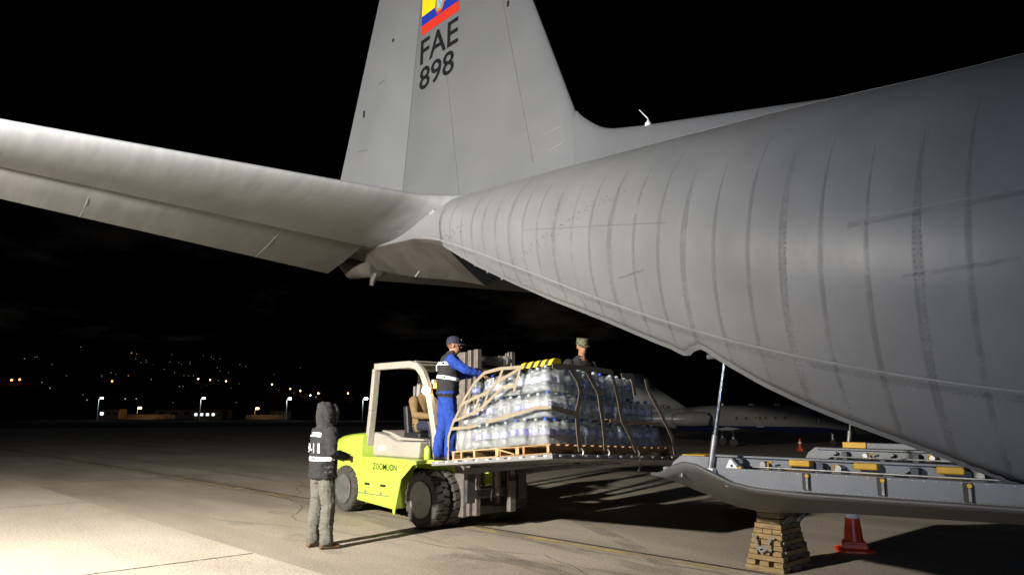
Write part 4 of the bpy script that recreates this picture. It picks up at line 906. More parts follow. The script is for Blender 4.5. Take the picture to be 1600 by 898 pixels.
for lo_, hi in (((-.01, -.01, -.060), (2.22, .03, .001)), ((-.01, 2.47, -.060), (2.22, 2.51, .001)), ((-.01, .03, -.060), (.03, 2.47, .001)), ((2.18, .03, -.060), (2.22, 2.47, .001))):
    MB().mm(lo_, hi).build('edge_rail', 'mirror_grey', PL, bevel=.008)
for k in range(11):
    MB().box((.12 + k * .2, -.014, -.022), (.05, .012, .022)).build('tie_ring', 'white_paint', PL, bevel=.004)
    MB().box((2.224, .14 + k * .225, -.022), (.012, .05, .022)).build('tie_ring', 'white_paint', PL, bevel=.004)
for k in range(7): MB().box((.30 + k * .29, -.013, -.016), (.075, .008, .012)).build('edge_mark', 'black', PL)

def wood_pallet(label, x0, y0, m_):
    t = lthing('wooden_pallet', label, 'pallet', (x0, y0, .002), 'wooden pallets under the bottles')
    lx, ly = .88, 1.18
    for x in (.02, lx / 2, lx - .02):             # stringers with two fork notches
        mb = MB(); mb.prism([(0, .016), (.20, .016), (.22, .05), (.42, .05), (.44, .016), (.74, .016), (.76, .05), (.96, .05), (.98, .016), (ly, .016), (ly, .098), (0, .098)], 'x', x - .019, x + .019); mb.build('stringer', m_, t, bevel=.003)
    for k in range(8): MB().box((lx / 2, .05 + k * (ly - .10) / 7, .106), (lx + .02, .095, .015), rotz((random.random() - .5) * .02)).build('deck_board', m_, t)
    for k in range(3): MB().box((lx / 2, .05 + k * (ly - .10) / 2, .008), (lx + .02, .09, .014)).build('base_board', m_, t)
    return t
wood_pallet('pale pine pallet under the load, next to the blue-suited man', .36, .05, 'pine')
wood_pallet('pale pine pallet at the near corner of the load', 1.26, .05, 'pine_brown')
wood_pallet('brown pallet under the far end of the load, towards the aircraft ramp', 1.26, 1.27, 'pine_brown')
# bracing slats seen in the near pallet mouths
P_ = [o for o in bpy.data.objects if o.name.startswith('wooden_pallet')]
for o_, x_ in ((P_[0], .20), (P_[1], .33)): MB().box((x_, -.004, .057), (.03, .02, .08)).build('block', 'pine', o_, bevel=.003)
MB().beam((.02, -.008, .09), (.30, -.008, .022), .014, .03, (0, 1, 0)).build('broken_slat', 'pine', P_[1])
for x_ in (.0, .36, .86): MB().box((x_, -.010, .057), (.04, .02, .083)).build('block', 'pine', P_[1], bevel=.003)

# bottle packs: one shrink-wrapped pack is four big bottles
BH = .300; BD = .158
prof = [(.30, 0), (.46, .006), (.5, .03), (.5, .07), (.47, .08), (.5, .092), (.5, .20), (.475, .212), (.5, .225), (.47, .245), (.36, .268), (.16, .284), (.12, .288), (.12, .292)]
def mk(name, pr_, n, m_):
    mb = MB(); mb.lathe([(r * BD, h) for r, h in pr_], (0, 0, 0), 'z', n); o = mb.build(name, m_, smooth=True, angle=60); me = o.data; bpy.data.objects.remove(o); return me
me_b = [mk('bottle', prof, 16, m_) for m_ in ('bottle', 'bottle_clear')]
me_c = [mk('cap', [(.15, .290), (.155, .292), (.155, .312), (.13, .317)], 12, m_) for m_ in ('cap_blue', 'cap_light', 'cap_clear')]
me_l = [mk('label', [(.506, .115), (.508, .116), (.508, .185), (.506, .186)], 18, m_) for m_ in ('label_violet', 'label_blue', 'label_white')]
def film_mesh(seed, cut=0.):
    rings = []; n = 40; hw = BD * 1.0 + .006
    for z in (0, .012, .05, .10, .15, .20, .235, .265, .285):
        tp = 1.0 if z < .25 else 1 - (z - .25) * 1.6
        ring = []
        for k in range(n):
            a = 2 * PI * k / n; c, s = math.cos(a), math.sin(a); m = max(abs(c), abs(s)); e = .22
            x, y = hw * math.copysign(abs(c) ** e, c), hw * math.copysign(abs(s) ** e, s)
            pinch = 1 - .035 * max(0, 1 - 6 * min(abs(x), abs(y)) / hw)
            q = 1 + .03 * noise.noise(Vector((x * 16, y * 16, z * 11 + seed * 7)))
            ring.append(Vector((x * tp * pinch * q, y * tp * pinch * q, z)))
        rings.append(ring)
    mb = MB(); mb.loft(rings, True, False); o = mb.build('shrink_film', 'film', smooth=True, angle=80); me = o.data; bpy.data.objects.remove(o); return me
me_f = [film_mesh(s) for s in range(5)]
ORD = ['first', 'second', 'third', 'fourth', 'fifth', 'sixth', 'seventh', 'eighth']
LAY = ['bottom', 'middle', 'top']
def pack(label, x, y, z, rz, side, lean=(0, 0)):
    t = lthing('bottle_pack', label, 'bottle pack', (x, y, z), 'shrink-wrapped packs of water bottles', rz)
    t.rotation_euler = (LM.to_3x3() @ rotz(rz) @ Matrix.Rotation(random.gauss(lean[0], .022), 3, 'X') @ Matrix.Rotation(random.gauss(lean[1], .022), 3, 'Y')).to_euler(); t.scale = (1, 1, random.uniform(.965, 1.02))
    f = bpy.data.objects.new('shrink_film', random.choice(me_f)); COL.objects.link(f); f.parent = t
    lab = random.random(); kind = 0 if side == 'left' else random.choice((0, 1))
    li = random.choice((0, 0, 2)) if side == 'left' else random.choice((0, 1, 2))
    for sx in (-1, 1):
        for sy in (-1, 1):
            b = bpy.data.objects.new('bottle', me_b[kind]); COL.objects.link(b); b.parent = t
            b.location = (sx * BD * .5, sy * BD * .5, .002); b.rotation_euler = (0, 0, random.random() * 6)
            c = bpy.data.objects.new('cap', me_c[2 if (z < .9 and random.random() < .7) else (random.random() < .3)]); COL.objects.link(c); c.parent = b
            if lab < .8:
                l = bpy.data.objects.new('label', me_l[li]); COL.objects.link(l); l.parent = b
    return t
PX0, PY0, PP = .545, .225, .333
for ly in range(3):
    zz = .118 + ly * .312
    for i in range(5):
        for j in range(7):
            if not (j == 0 or i == 4): continue
            if ly == 2 and (i < 1 or j > 5): continue
            x = PX0 + i * PP * 1.03; y = PY0 + j * PP - (.03 if ly and j == 6 else 0); rz = random.gauss(0, .05); lean = [0, 0]
            if j == 0: y += .035 * ly; lean[0] = -.035 * ly
            if i == 4: x -= .03 * ly; lean[1] = -.03 * ly
            if j >= 5: y -= .05 * ly; lean[0] += .05 * ly
            if i == 0 and ly == 1: x += .07; rz = .12; lean[1] = .13
            if i == 0 and ly == 0: lean[1] = .05
            if i == 1 and ly == 2: lean[1] = .20
            if i == 1 and ly == 2: x += .09
            if ly == 1 and i == 1: x += .05
            if j == 0 and i < 4: lab = 'bottle pack in the %s layer of the bright side, %s from the forklift mast' % (LAY[ly], ORD[i])
            elif j == 0: lab = 'bottle pack at the near corner of the load, %s layer' % LAY[ly]
            else: lab = 'bottle pack, %s layer of the shaded ramp side, %s after the near corner' % (LAY[ly], ORD[j - 1])
            jx = random.gauss(0, .012)
            pack(lab, x + (jx if i == 4 else 0), y + (random.gauss(0, .010) if j == 0 else 0) + (ly * .015 if j == 0 else 0), zz + random.random() * .004, rz, 'left' if j == 0 else 'right', lean)
# single loose bottles standing on the step of the load
for k, (x, y, z, lab) in enumerate(((.60, .30, .756, 'lone bottle standing on the low step beside the blue sleeve'),)):
    t = lthing('water_bottle', lab, 'bottle', (x, y, z), 'loose water bottles')
    o = bpy.data.objects.new('bottle_body', me_b[1]); COL.objects.link(o); o.parent = t
    c = bpy.data.objects.new('cap', me_c[k == 2]); COL.objects.link(c); c.parent = t
    l = bpy.data.objects.new('label', me_l[1]); COL.objects.link(l); l.parent = t
# cardboard sheets between layers on the ramp side
t = lthing('cardboard_sheet', 'brown cardboard sheet edge between lower layers on the shaded side', 'cardboard', (2.06, 1.15, .437))
MB().mm((-.25, -.05, 0), (.10, 1.12, .006)).build('sheet', 'cardboard', t); MB().box((.105, .55, -.015), (.006, 1.10, .04)).build('folded_edge', 'cardboard', t)
# striped padded bar lying on top
t = lthing('hazard_bar', 'yellow and black striped edge guard lying on top of the load', 'edge guard', (1.50, .30, 1.075), rz=.12)
n_ = 9
for k in range(n_):
    rings = []
    for x in (k * .055, (k + 1) * .055):
        rings.append([Vector((x + (.03 * z / .06), y, z)) for y, z in ((-.10, 0), (.10, 0), (.085, .065), (.05, .082), (-.05, .082), (-.085, .065))])
    MB().loft(rings, True, True).build('stripe', 'flag_yellow' if k % 2 == 0 else 'black', t)

# cargo net: beige straps over the load
NET = lthing('cargo_net', 'beige webbing cargo net straps drawn over the bottle load', 'cargo net', (0, 0, 0))
LS = [[(.28, -.02), (.31, .31), (.40, .51)], [(.35, .41), (.73, .405), (.91, .42)], [(.38, .51), (.87, .59), (1.18, .76), (1.37, .86), (1.58, .85)], [(.55, .70), (.62, .73), (1.07, .83), (1.33, .96), (1.7, 1.07)],
      [(.67, .74), (.63, .56)], [(.89, .77), (.84, .56)], [(1.09, .86), (1.0, .66)], [(1.34, 1.09), (1.27, .92)], [(1.66, 1.05), (1.55, .78)], [(1.05, .44), (1.13, .45), (1.68, .51), (1.92, .55), (2.16, .53)], [(.40, .51), (.55, .70), (.80, .98), (1.0, 1.08), (1.30, 1.10), (1.7, 1.07)]]
def dens(pts, n=6):
    out = []
    for a, b in zip(pts, pts[1:]): out += [Vector(a) + (Vector(b) - Vector(a)) * i / n for i in range(n)]
    return out + [Vector(pts[-1])]
for q in LS:
    mb = MB(); mb.ribbon([Vector((p[0], .040 + .008 * math.sin(p[0] * 9 + p[1] * 7) + .05 * max(0, p[1] - .45), p[1])) for p in dens([(a, b) for a, b in q])], .040, .005, Vector((0, -1, 0))); mb.build('strap', 'webbing', NET)
RS = [[(.42, 1.04), (.56, .87), (.58, .74), (.48, .49), (.49, .25), (.5, .03)], [(.71, 1.06), (.94, .76), (.95, .44), (.99, .05)], [(1.22, 1.06), (1.33, .68), (1.37, .42), (1.5, .25), (1.6, .04)], [(1.98, 1.02), (2.01, .89), (2.23, .58), (2.44, .24), (2.49, .02)], [(.04, .53), (.18, .51), (.51, .47)], [(1.43, 1.02), (1.67, 1.04), (1.68, .77)], [(.10, 1.02), (.42, 1.04), (.71, 1.05), (1.22, 1.05)]]
for q in RS:
    mb = MB(); mb.ribbon([Vector((2.20 + .008 * math.sin(p[1] * 8 + p[0] * 5) - .045 * max(0, p[1] - .35), p[0], p[1])) for p in dens([(a, b) for a, b in q])], .064, .005, Vector((1, 0, 0))); mb.build('strap', 'webbing', NET)
for yy in (.5, .99, 1.6):
    mb = MB(); mb.tube([(2.228, yy, .07), (2.240, yy + .02, .03), (2.236, yy, -.02), (2.226, yy - .02, .0)], .012, 6); mb.build('hook', 'steel', NET, True)
mb = MB(); mb.ribbon([Vector((2.232, 1.6, .03)), Vector((2.25, 1.63, -.02)), Vector((2.25, 1.62, -.08)), Vector((2.26, 1.58, -.15)), Vector((2.255, 1.56, -.21))], .04, .004, [Vector((1, .1, 0)), Vector((1, .4, 0)), Vector((1, -.2, 0)), Vector((1, .3, 0)), Vector((1, 0, 0))]); mb.build('loose_strap_end', 'webbing', NET)

# ------------------------------------------------------------------ business jet on the far side of the apron
JD = 41.
jc = CAM + fh * JD + lat * (1175 - 800) / 1130 * JD; jc.z = 0
JT = thing('business_jet', 'dim white and blue business jet parked behind the cargo ramp, nose to the right', 'aircraft', jc, rot=(0, 0, math.atan2(lat.y, lat.x) - .06), world_parts=False)
JS = [(-7.0, .12, 1.62, 1.42), (-5.8, .40, 1.82, 1.10), (-4.2, .70, 2.08, .84), (-2.4, .80, 2.20, .66), (0, .82, 2.22, .60), (2.2, .80, 2.18, .60), (3.4, .70, 1.95, .62), (4.4, .52, 1.52, .62), (5.4, .32, 1.20, .62), (6.1, .12, .92, .66), (6.3, .02, .80, .74)]
mb = MB(); rings = []; JN = 28
for i in range(54):
    X = -7 + 13.3 * i / 53; w_, zt, zb = interp([(s[0], s[1]) for s in JS], X), interp([(s[0], s[2]) for s in JS], X), interp([(s[0], s[3]) for s in JS], X)
    rings.append([Vector((X, -w_ * math.cos(2 * PI * k / JN), (zt + zb) / 2 + (zt - zb) / 2 * math.sin(2 * PI * k / JN))) for k in range(JN)])
mb.loft(rings, True, True)
for fi, f in enumerate(mb.f):
    c = sum((mb.v[i] for i in f), Vector()) / len(f); lim = 1.08 - .02 * (c.x + 2) + (.30 * max(0, (c.x - 3.5)) * -.3)
    mb.mi[fi] = 1 if c.z < lim and -4.5 < c.x < 5.2 else 0
JF = mb.build('jet_fuselage', ['jet_white', 'jet_blue'], JT, True)
for k in range(6):
    X = -1.25 + k * .52; MB().lathe([(.085, 0), (.085, .012)], (X, -.815, 1.50), 'y', 14).build('jet_window', 'jet_window', JF); 
MB().box((.0, -.822, 1.38), (.40, .012, .75)).build('jet_door', 'jet_white', JF, bevel=.05)
MB().box((-.0, -.83, 1.50), (.15, .01, .2)).build('door_window', 'jet_window', JF, bevel=.04)
mb = MB(); mb.prism([(3.05, 1.92), (3.55, 1.62), (3.2, 1.60), (2.85, 1.70)], 'y', -.66, -.72); mb.build('cockpit_window', 'glass_dark', JF)
for k, m_ in enumerate(('flag_blue', 'white_paint', 'flag_red')): MB().box((3.05 + k * .09, -.762, 1.38), (.085, .012, .14)).build('flag_stripe', m_, JF)
mb = MB(); rings = []
for z, x0, x1, th in ((1.7, -6.9, -3.2, .12), (2.6, -6.75, -4.6, .11), (3.3, -6.85, -5.6, .09), (4.0, -6.95, -6.2, .06)):
    rings.append([Vector((x0, 0, z)), Vector(((x0 + x1) / 2, -th, z)), Vector((x1 - .15, -th * .8, z)), Vector((x1, 0, z)), Vector((x1 - .15, th * .8, z)), Vector(((x0 + x1) / 2, th, z))])
mb.loft(rings, True, True); JV = mb.build('jet_fin', 'jet_white', JT, True, angle=50)
MB().beam((-6.6, -.12, 1.95), (-6.95, -.1, 3.4), .03, .02, (0, 1, 0)).build('rudder_gap', 'seam_light', JV)
vs, fs = fit_text('XA-VDA', 1.15, .26, .01); letters([(-5.85 + x, -.155, 1.98 + y) for x, y in vs], fs, 'letter_black', JV)
mb = MB(); mb.prism([(-6.95, -2.4), (-6.2, -2.4), (-5.5, 0), (-6.2, 2.4), (-6.95, 2.4)], 'z', 3.27, 3.34); mb.build('jet_tailplane', 'jet_white', JT)
for sg in (-1, 1):
    mb = MB(); mb.lathe([(.27, -1.2), (.36, -.9), (.40, -.2), (.38, .6), (.33, .75), (.24, .72)], (-3.6, sg * 1.15, 1.45), 'x', 20); e = mb.build('engine_nacelle', 'jet_white', JT, True); MB().lathe([(.345, .70), (.35, .78), (.26, .80), (.25, .74)], (-3.6, sg * 1.15, 1.45), 'x', 20).build('intake_lip', 'chrome', e, True)
    mb = MB(); rings = []
    for y, x0, x1, z in ((.3, -2.6, 1.5, .72), (6.2, -3.6, -2.4, 1.0)):
        rings.append([Vector((x0, sg * y, z)), Vector(((x0 + x1) / 2, sg * y, z + .1)), Vector((x1, sg * y, z + .02)), Vector(((x0 + x1) / 2, sg * y, z - .06))])
    mb.loft(rings, True, True); mb.build('jet_wing', 'jet_white', JT, True)
    MB().cyl((-1.6, sg * 1.3, .2), (-1.6, sg * 1.3, .85), .06, n=8).build('main_leg', 'white_paint', JT); MB().lathe([(.05, -.08), (.21, -.07), (.21, .07), (.05, .08)], (-1.6, sg * 1.3, .21), 'y', 16).build('main_wheel', 'rubber', JT, True)
MB().cyl((4.1, 0, .15), (4.1, 0, .75), .05, n=8).build('nose_leg', 'white_paint', JT); MB().lathe([(.04, -.06), (.16, -.05), (.16, .05), (.04, .06)], (4.1, 0, .165), 'y', 16).build('nose_wheel', 'rubber', JT, True)
for X in (-1.9, -.2, 1.2): MB().box((X, 0, 2.25), (.3, .03, .12)).build('blade_antenna', 'white_paint', JF)

# ------------------------------------------------------------------ people
class Body:
    """closed primitives, each tagged with a material, fused into one continuous surface"""
    def __init__(s): s.mb = MB(); s.tags = []
    def _add(s, tagn, n0): s.tags += [tagn] * (len(s.mb.v) - n0)
    def limb(s, pts, rad, tagn, n=14):
        n0 = len(s.mb.v); pts = [Vector(p) for p in pts]
        d0 = (pts[1] - pts[0]).normalized(); d1 = (pts[-1] - pts[-2]).normalized()
        P = [pts[0] - d0 * rad[0] * .75, pts[0] - d0 * rad[0] * .45] + pts + [pts[-1] + d1 * rad[-1] * .45, pts[-1] + d1 * rad[-1] * .75]
        Rr = [rad[0] * .35, rad[0] * .85] + list(rad) + [rad[-1] * .85, rad[-1] * .35]
        s.mb.tube(P, Rr, n); s._add(tagn, n0)
    def stack(s, rings, tagn, n=22, e=1.):
        """rings: (x, y, z, rx, ry)"""
        n0 = len(s.mb.v); rr = []
        for x, y, z, rx, ry in rings:
            ring = []
            for k in range(n):
                a = 2 * PI * k / n; c, q = math.cos(a), math.sin(a); ring.append(Vector((x + rx * math.copysign(abs(c) ** e, c), y + ry * math.copysign(abs(q) ** e, q), z)))
            rr.append(ring)
        s.mb.loft(rr, True, True); s._add(tagn, n0)
    def ell(s, c, r, tagn, rot=None, n=16):
        n0 = len(s.mb.v); rings = []
        for i in range(1, 10):
            a = PI * i / 10; ring = []
            for k in range(n):
                b = 2 * PI * k / n; v = Vector((r[0] * math.sin(a) * math.cos(b), r[1] * math.sin(a) * math.sin(b), r[2] * math.cos(a)))
                if rot: v = rot @ v
                ring.append(Vector(c) + v)
            rings.append(ring)
        s.mb.loft(rings, True, True); s._add(tagn, n0)
    def foot(s, x, y, z, yaw, tagn, L_=.27):
        r3 = rotz(yaw); n0 = len(s.mb.v); rr = []
        for f, w, h in ((-.32, .028, .05), (-.28, .038, .085), (-.12, .042, .105), (.1, .044, .095), (.32, .05, .07), (.52, .047, .055), (.64, .034, .042), (.68, .015, .03)):
            ring = []
            for k in range(12):
                a = 2 * PI * k / 12; v = r3 @ Vector((f * L_, w * math.cos(a), 0)); ring.append(Vector((x, y, z)) + v + Vector((0, 0, h / 2 + h / 2 * math.sin(a) * (1 if math.sin(a) > 0 else 1))))
            rr.append(ring)
        s.mb.loft(rr, True, True); s._add(tagn, n0)
    def hand(s, wrist, d, palm_n, side, tagn='skin', curl=.5):
        """palm, four unequal bent fingers and a thumb from the side of the palm; side=+1/-1 picks the thumb side"""
        w = Vector(wrist); d = Vector(d).normalized(); nn = Vector(palm_n); nn = (nn - d * nn.dot(d)).normalized(); sd = d.cross(nn) * side
        s.limb([w - d * .02, w + d * .03], [.027, .026], tagn, 10)
        for k in (-1, 0, 1): s.limb([w + d * .02 + sd * .018 * k, w + d * .082 + sd * .023 * k], [.016, .0155], tagn, 8)
        for k, (off, ln) in enumerate(((.032, .068), (.011, .078), (-.011, .072), (-.031, .056))):
            p = w + d * .085 + sd * off; pts = [p]; dd = d.copy(); ang = 0
            for q in (.45, .32, .25):
                ang += curl * .62; dd = (d * math.cos(ang) + nn * math.sin(ang)); pts.append(pts[-1] + dd * ln * q)
            s.limb(pts, [.0098, .0095, .0088, .0075], tagn, 8)
        b = w + d * .025 + sd * .022; t1 = b + (d * .55 + sd * .75 + nn * .25).normalized() * .042; t2 = t1 + (d * .85 + sd * .25 + nn * .45).normalized() * .032
        s.limb([b, t1, t2], [.014, .0115, .0085], tagn, 8)
    def head(s, c, yaw=0., pitch=0., skin='skin', hair='hair', k=1.):
        r3 = rotz(yaw) @ Matrix.Rotation(pitch, 3, 'Y'); c = Vector(c)
        def q(v): return c + r3 @ (Vector(v) * k)
        s.ell(q((0, 0, .03)), (.098 * k, .076 * k, .098 * k), skin, r3)                # skull
        s.ell(q((.028, 0, -.045)), (.066 * k, .058 * k, .074 * k), skin, r3)            # jaw
        s.ell(q((.052, 0, -.085)), (.030 * k, .030 * k, .022 * k), skin, r3)            # chin
        s.limb([q((.088, 0, .022)), q((.104, 0, -.018))], [.010, .014], skin, 8)        # nose
        s.limb([q((.082, -.03, .040)), q((.088, 0, .038)), q((.082, .03, .040))], [.012, .010, .012], skin, 8)   # brow
        s.limb([q((.084, -.017, -.050)), q((.088, 0, -.051)), q((.084, .017, -.050))], [.007, .009, .007], 'skin', 8)   # lips
        for sy in (-1, 1): s.ell(q((-.004, sy * .077, .0)), (.018 * k, .010 * k, .030 * k), skin, r3)             # ears
        s.ell(q((-.022, 0, .045)), (.088 * k, .080 * k, .090 * k), hair, r3)
        s.limb([c + Vector((-.01, 0, -.16)), c + Vector((-.005, 0, -.05))], [.056, .055], skin)
        return q
    def finish(s, name, parent, folds=.006, voxel=.0075, smooth=5):
        me = bpy.data.meshes.new(name); me.from_pydata([tuple(v) for v in s.mb.v], [], s.mb.f)
        bm = bmesh.new(); bm.from_mesh(me); bmesh.ops.recalc_face_normals(bm, faces=bm.faces); bm.to_mesh(me); bm.free()
        tmp = bpy.data.objects.new('tmp', me); COL.objects.link(tmp)
        r = tmp.modifiers.new('r', 'REMESH'); r.mode = 'VOXEL'; r.voxel_size = voxel; r.use_smooth_shade = True
        g = tmp.modifiers.new('s', 'SMOOTH'); g.factor = .5; g.iterations = smooth
        dg = bpy.context.evaluated_depsgraph_get(); dg.update()
        out = bpy.data.meshes.new_from_object(tmp.evaluated_get(dg)); bpy.data.objects.remove(tmp)
        names = sorted(set(s.tags)); kd = KDTree(len(s.mb.v))
        # denser tag samples: vertices and face centres
        smp = [(v, t) for v, t in zip(s.mb.v, s.tags)] + [(sum((s.mb.v[i] for i in f), Vector()) / len(f), s.tags[f[0]]) for f in s.mb.f]
        kd = KDTree(len(smp))
        for i, (v, t) in enumerate(smp): kd.insert(v, i)
        kd.balance()
        vt = []
        soft = {'skin', 'hair', 'boot', 'boot_black'}
        nrm = [v.normal.copy() for v in out.vertices]; cos = [v.co.copy() for v in out.vertices]; new = []
        for co, nn in zip(cos, nrm):
            t = smp[kd.find(co)[1]][1]; vt.append(t)
            if t not in soft:
                d = noise.noise(Vector((co.x * 13, co.y * 13, co.z * 9))) * .7 + abs(noise.noise(Vector((co.x * 9 + 5, co.y * 9, co.z * 26 + co.x * 14)))) * 1.1 - .3
                co = co + nn * folds * d
            new += list(co)
        out.vertices.foreach_set('co', new)
        for nme in names: out.materials.append(M[nme])
        out.polygons.foreach_set('material_index', [names.index(vt[p.vertices[0]]) for p in out.polygons])
        out.polygons.foreach_set('use_smooth', [True] * len(out.polygons)); out.update(); out.name = name
        o = bpy.data.objects.new(name, out); COL.objects.link(o); o.parent = parent
        s.bvh = BVHTree.FromPolygons([Vector(v.co) for v in out.vertices], [tuple(p.vertices) for p in out.polygons])
        return o
    def band(s, name, m_, parent, cx_, cy_, z0, z1, a0, a1, rmax, tilt=0., n=40, lift=.004):
        """a reflective band lying on the torso between heights z0 and z1"""
        rows = [[], [], [], []]
        for i in range(n + 1):
            a = a0 + (a1 - a0) * i / n; d = Vector((math.cos(a), math.sin(a), 0))
            for r_, z in ((0, z0), (1, z1)):
                o = Vector((cx_, cy_, z + tilt * math.cos(a))); h = s.bvh.ray_cast(o, d, .6)
                R_ = min(rmax, (h[3] if h[0] else rmax * .8))
                rows[r_].append(o + d * (R_ + lift)); rows[3 - r_].append(o + d * (R_ - .006))
        mb = MB(); mb.loft([[rows[0][i], rows[1][i], rows[2][i], rows[3][i]] for i in range(n + 1)], True, True)
        return mb.build(name, m_, parent, off=Vector((0, 0, 0)))
    def back_text(s, txt, parent, cy_, z0, w, h, m_, lift=.014):
        vs, fs = fit_text(txt, w, h, .012); out = []
        for x, y in vs:
            o = Vector((-.6, cy_ + w / 2 - x, z0 + y)); hh = s.bvh.ray_cast(o, Vector((1, 0, 0)), .7)
            out.append((hh[0] if hh[0] else Vector((-.16, o.y, o.z))) - Vector((lift, 0, 0)))
        letters(out, fs, m_, parent)
def eyes(q, parent):
    for sy in (-1, 1):
        mb = MB(); ball(mb, q((.079, sy * .030, .016)), .0105); mb.build('eye', 'white_paint', parent, True, off=Vector((0, 0, 0)))
        mb = MB(); ball(mb, q((.0865, sy * .030, .016)), .005); mb.build('iris', 'hair', parent, True, off=Vector((0, 0, 0)))
def ball_cap(parent, q, m_, k=1., flat=False, badge=None):
    mb = MB(); rings = []
    prof_ = ((.101, .086, .030), (.104, .089, .055), (.100, .086, .085), (.086, .075, .112), (.055, .05, .132), (.012, .01, .139)) if not flat else ((.102, .087, .034), (.105, .090, .05), (.103, .088, .10), (.101, .086, .122), (.095, .08, .129), (.02, .02, .131))
    for rx, ry, z in prof_: rings.append([q((rx * math.cos(2 * PI * i / 24) - .004, ry * math.sin(2 * PI * i / 24), z)) for i in range(24)])
    mb.loft(rings, True, True); o = mb.build('cap', m_, parent, True, off=Vector((0, 0, 0)), angle=60)
    mb = MB(); rows = []
    for i in range(13):
        a = -1.15 + 2.3 * i / 12; r0x, r0y = .098, .086; ln = .075 * math.cos(a) ** .6
        p0 = (r0x * math.cos(a), r0y * math.sin(a), .040); p1 = (r0x * math.cos(a) + ln, r0y * math.sin(a) * 1.02, .028 - .006 * abs(math.sin(a)))
        rows.append([q(p0), q(p1), q((p1[0], p1[1], p1[2] - .006)), q((p0[0], p0[1], p0[2] - .008))])
    mb.loft(rows, True, True); mb.build('cap_peak', m_, o, True, off=Vector((0, 0, 0)), angle=50)
    if badge:
        mb = MB(); c = [q((.1045 - .012 * abs(z_) , y_, .085 + z_ * .022)) for y_, z_ in ((-.02, 0), (-.012, .9), (.012, .9), (.02, 0), (.012, -.9), (-.012, -.9))]
        mb.add(c, [tuple(range(6))]); mb.build('cap_badge', badge, o, off=Vector((0, 0, 0)))
    return o

# --- hooded man watching from the apron
hp = Vector((-4.80, -2.83, 0)); ha = math.radians(86)
P1 = thing('person', 'hooded person in black reflective jacket and grey trousers standing left of the forklift', 'person', hp, rot=(0, 0, ha), world_parts=False)
B = Body()
for sy, fx_ in ((1, -.03), (-1, .03)):
    B.limb([(0, sy * .085, .93), (.005 + fx_ * .4, sy * .10, .72), (.012 + fx_ * .7, sy * .115, .50), (fx_ - .012, sy * .125, .28), (fx_ - .01, sy * .13, .10)], [.112, .105, .088, .086, .086], 'cloth_grey')
    B.foot(fx_, sy * .13, 0, sy * .16, 'boot')
B.stack([(0, 0, .78, .10, .15), (0, 0, .82, .12, .165), (0, 0, .90, .10, .14)], 'cloth_grey')
B.stack([(-.005, 0, .835, .150, .205), (-.005, 0, .845, .160, .215), (-.005, 0, .95, .157, .212), (-.005, 0, 1.10, .150, .205), (-.01, 0, 1.25, .152, .212), (-.012, 0, 1.36, .142, .215), (-.01, 0, 1.43, .112, .19), (0, 0, 1.49, .085, .12), (.01, 0, 1.54, .075, .085)], 'cloth_black', n=28, e=.85)
for sy, el, wr in ((-1, (-.02, -.275, 1.15), (.20, -.215, 1.095)), (1, (.0, .272, 1.14), (.22, .16, 1.09))):
    sh = Vector((-.005, sy * .195, 1.40)); e_ = Vector(el); w_ = Vector(wr)
    B.limb([sh, sh.lerp(e_, .5), e_, e_.lerp(w_, .5), w_], [.085, .076, .07, .062, .055], 'cloth_black')
    B.hand(w_ + (w_ - e_).normalized() * .02, (w_ - e_), (0, -sy, -.35), -sy if sy < 0 else -sy, curl=1.0)
B.ell((.015, 0, 1.645), (.090, .072, .10), 'skin')
B.stack([(.0, 0, 1.47, .10, .115), (-.005, 0, 1.52, .11, .115), (.0, 0, 1.60, .125, .112), (.005, 0, 1.68, .128, .112), (-.005, 0, 1.735, .112, .10), (-.02, 0, 1.768, .075, .068), (-.03, 0, 1.78, .03, .03)], 'cloth_charcoal', n=26)
B.stack([(.10, 0, 1.50, .045, .09), (.115, 0, 1.60, .05, .098), (.118, 0, 1.69, .048, .09), (.08, 0, 1.755, .05, .06)], 'cloth_charcoal', n=20)
B.finish('body', P1, folds=.016)
B.band('reflective_band', 'reflective', P1, -.005, 0, 1.055, 1.105, PI * .42, PI * 1.60, .225)
B.band('reflective_band', 'reflective', P1, -.012, 0, 1.335, 1.385, PI * .78, PI * 1.30, .20, tilt=-.02)
B.back_text('9-11', P1, -.02, 1.15, .27, .12, 'reflective')
MB().box((.04, -.20, 1.43), (.02, .03, .01)).build('shoulder_tab', 'white_paint', P1, off=Vector((0, 0, 0)))

# --- man in blue overalls standing on the plate, hand on the net
bp_ = LM @ Vector((.13, .13, .002)); ba = math.radians(56)
P2 = thing('person', 'person in blue overalls, black vest and cap standing on the plate, hand on the net', 'person', bp_, rot=(0, 0, ba), world_parts=False)
R2 = Matrix.Rotation(-ba, 3, 'Z')
hand2 = R2 @ (Vector((-3.82, -.98, 2.12)) - bp_)
B = Body(); lean = .05
for sy, fx_ in ((1, -.08), (-1, .06)):
    B.limb([(0, sy * .08, .90), (.01 + fx_ * .4, sy * .088, .70), (.03 + fx_ * .7, sy * .09, .48), (fx_ - .005, sy * .095, .27), (fx_ - .02, sy * .098, .10)], [.118, .108, .090, .084, .080], 'cloth_blue')
    B.foot(fx_, sy * .10, 0, sy * .2, 'boot_black')
B.stack([(0, 0, .76, .10, .15), (0, 0, .83, .12, .165), (0, 0, .92, .09, .13)], 'cloth_blue')
B.stack([(.0, 0, .875, .140, .185), (.005, 0, .885, .158, .205), (.01, 0, 1.02, .155, .200), (.018, 0, 1.15, .158, .205), (.03, 0, 1.27, .156, .208), (.035, 0, 1.35, .138, .190), (.04, 0, 1.41, .105, .14), (.045, 0, 1.45, .068, .075), (.05, 0, 1.48, .062, .065)], 'cloth_black', n=28, e=.88)
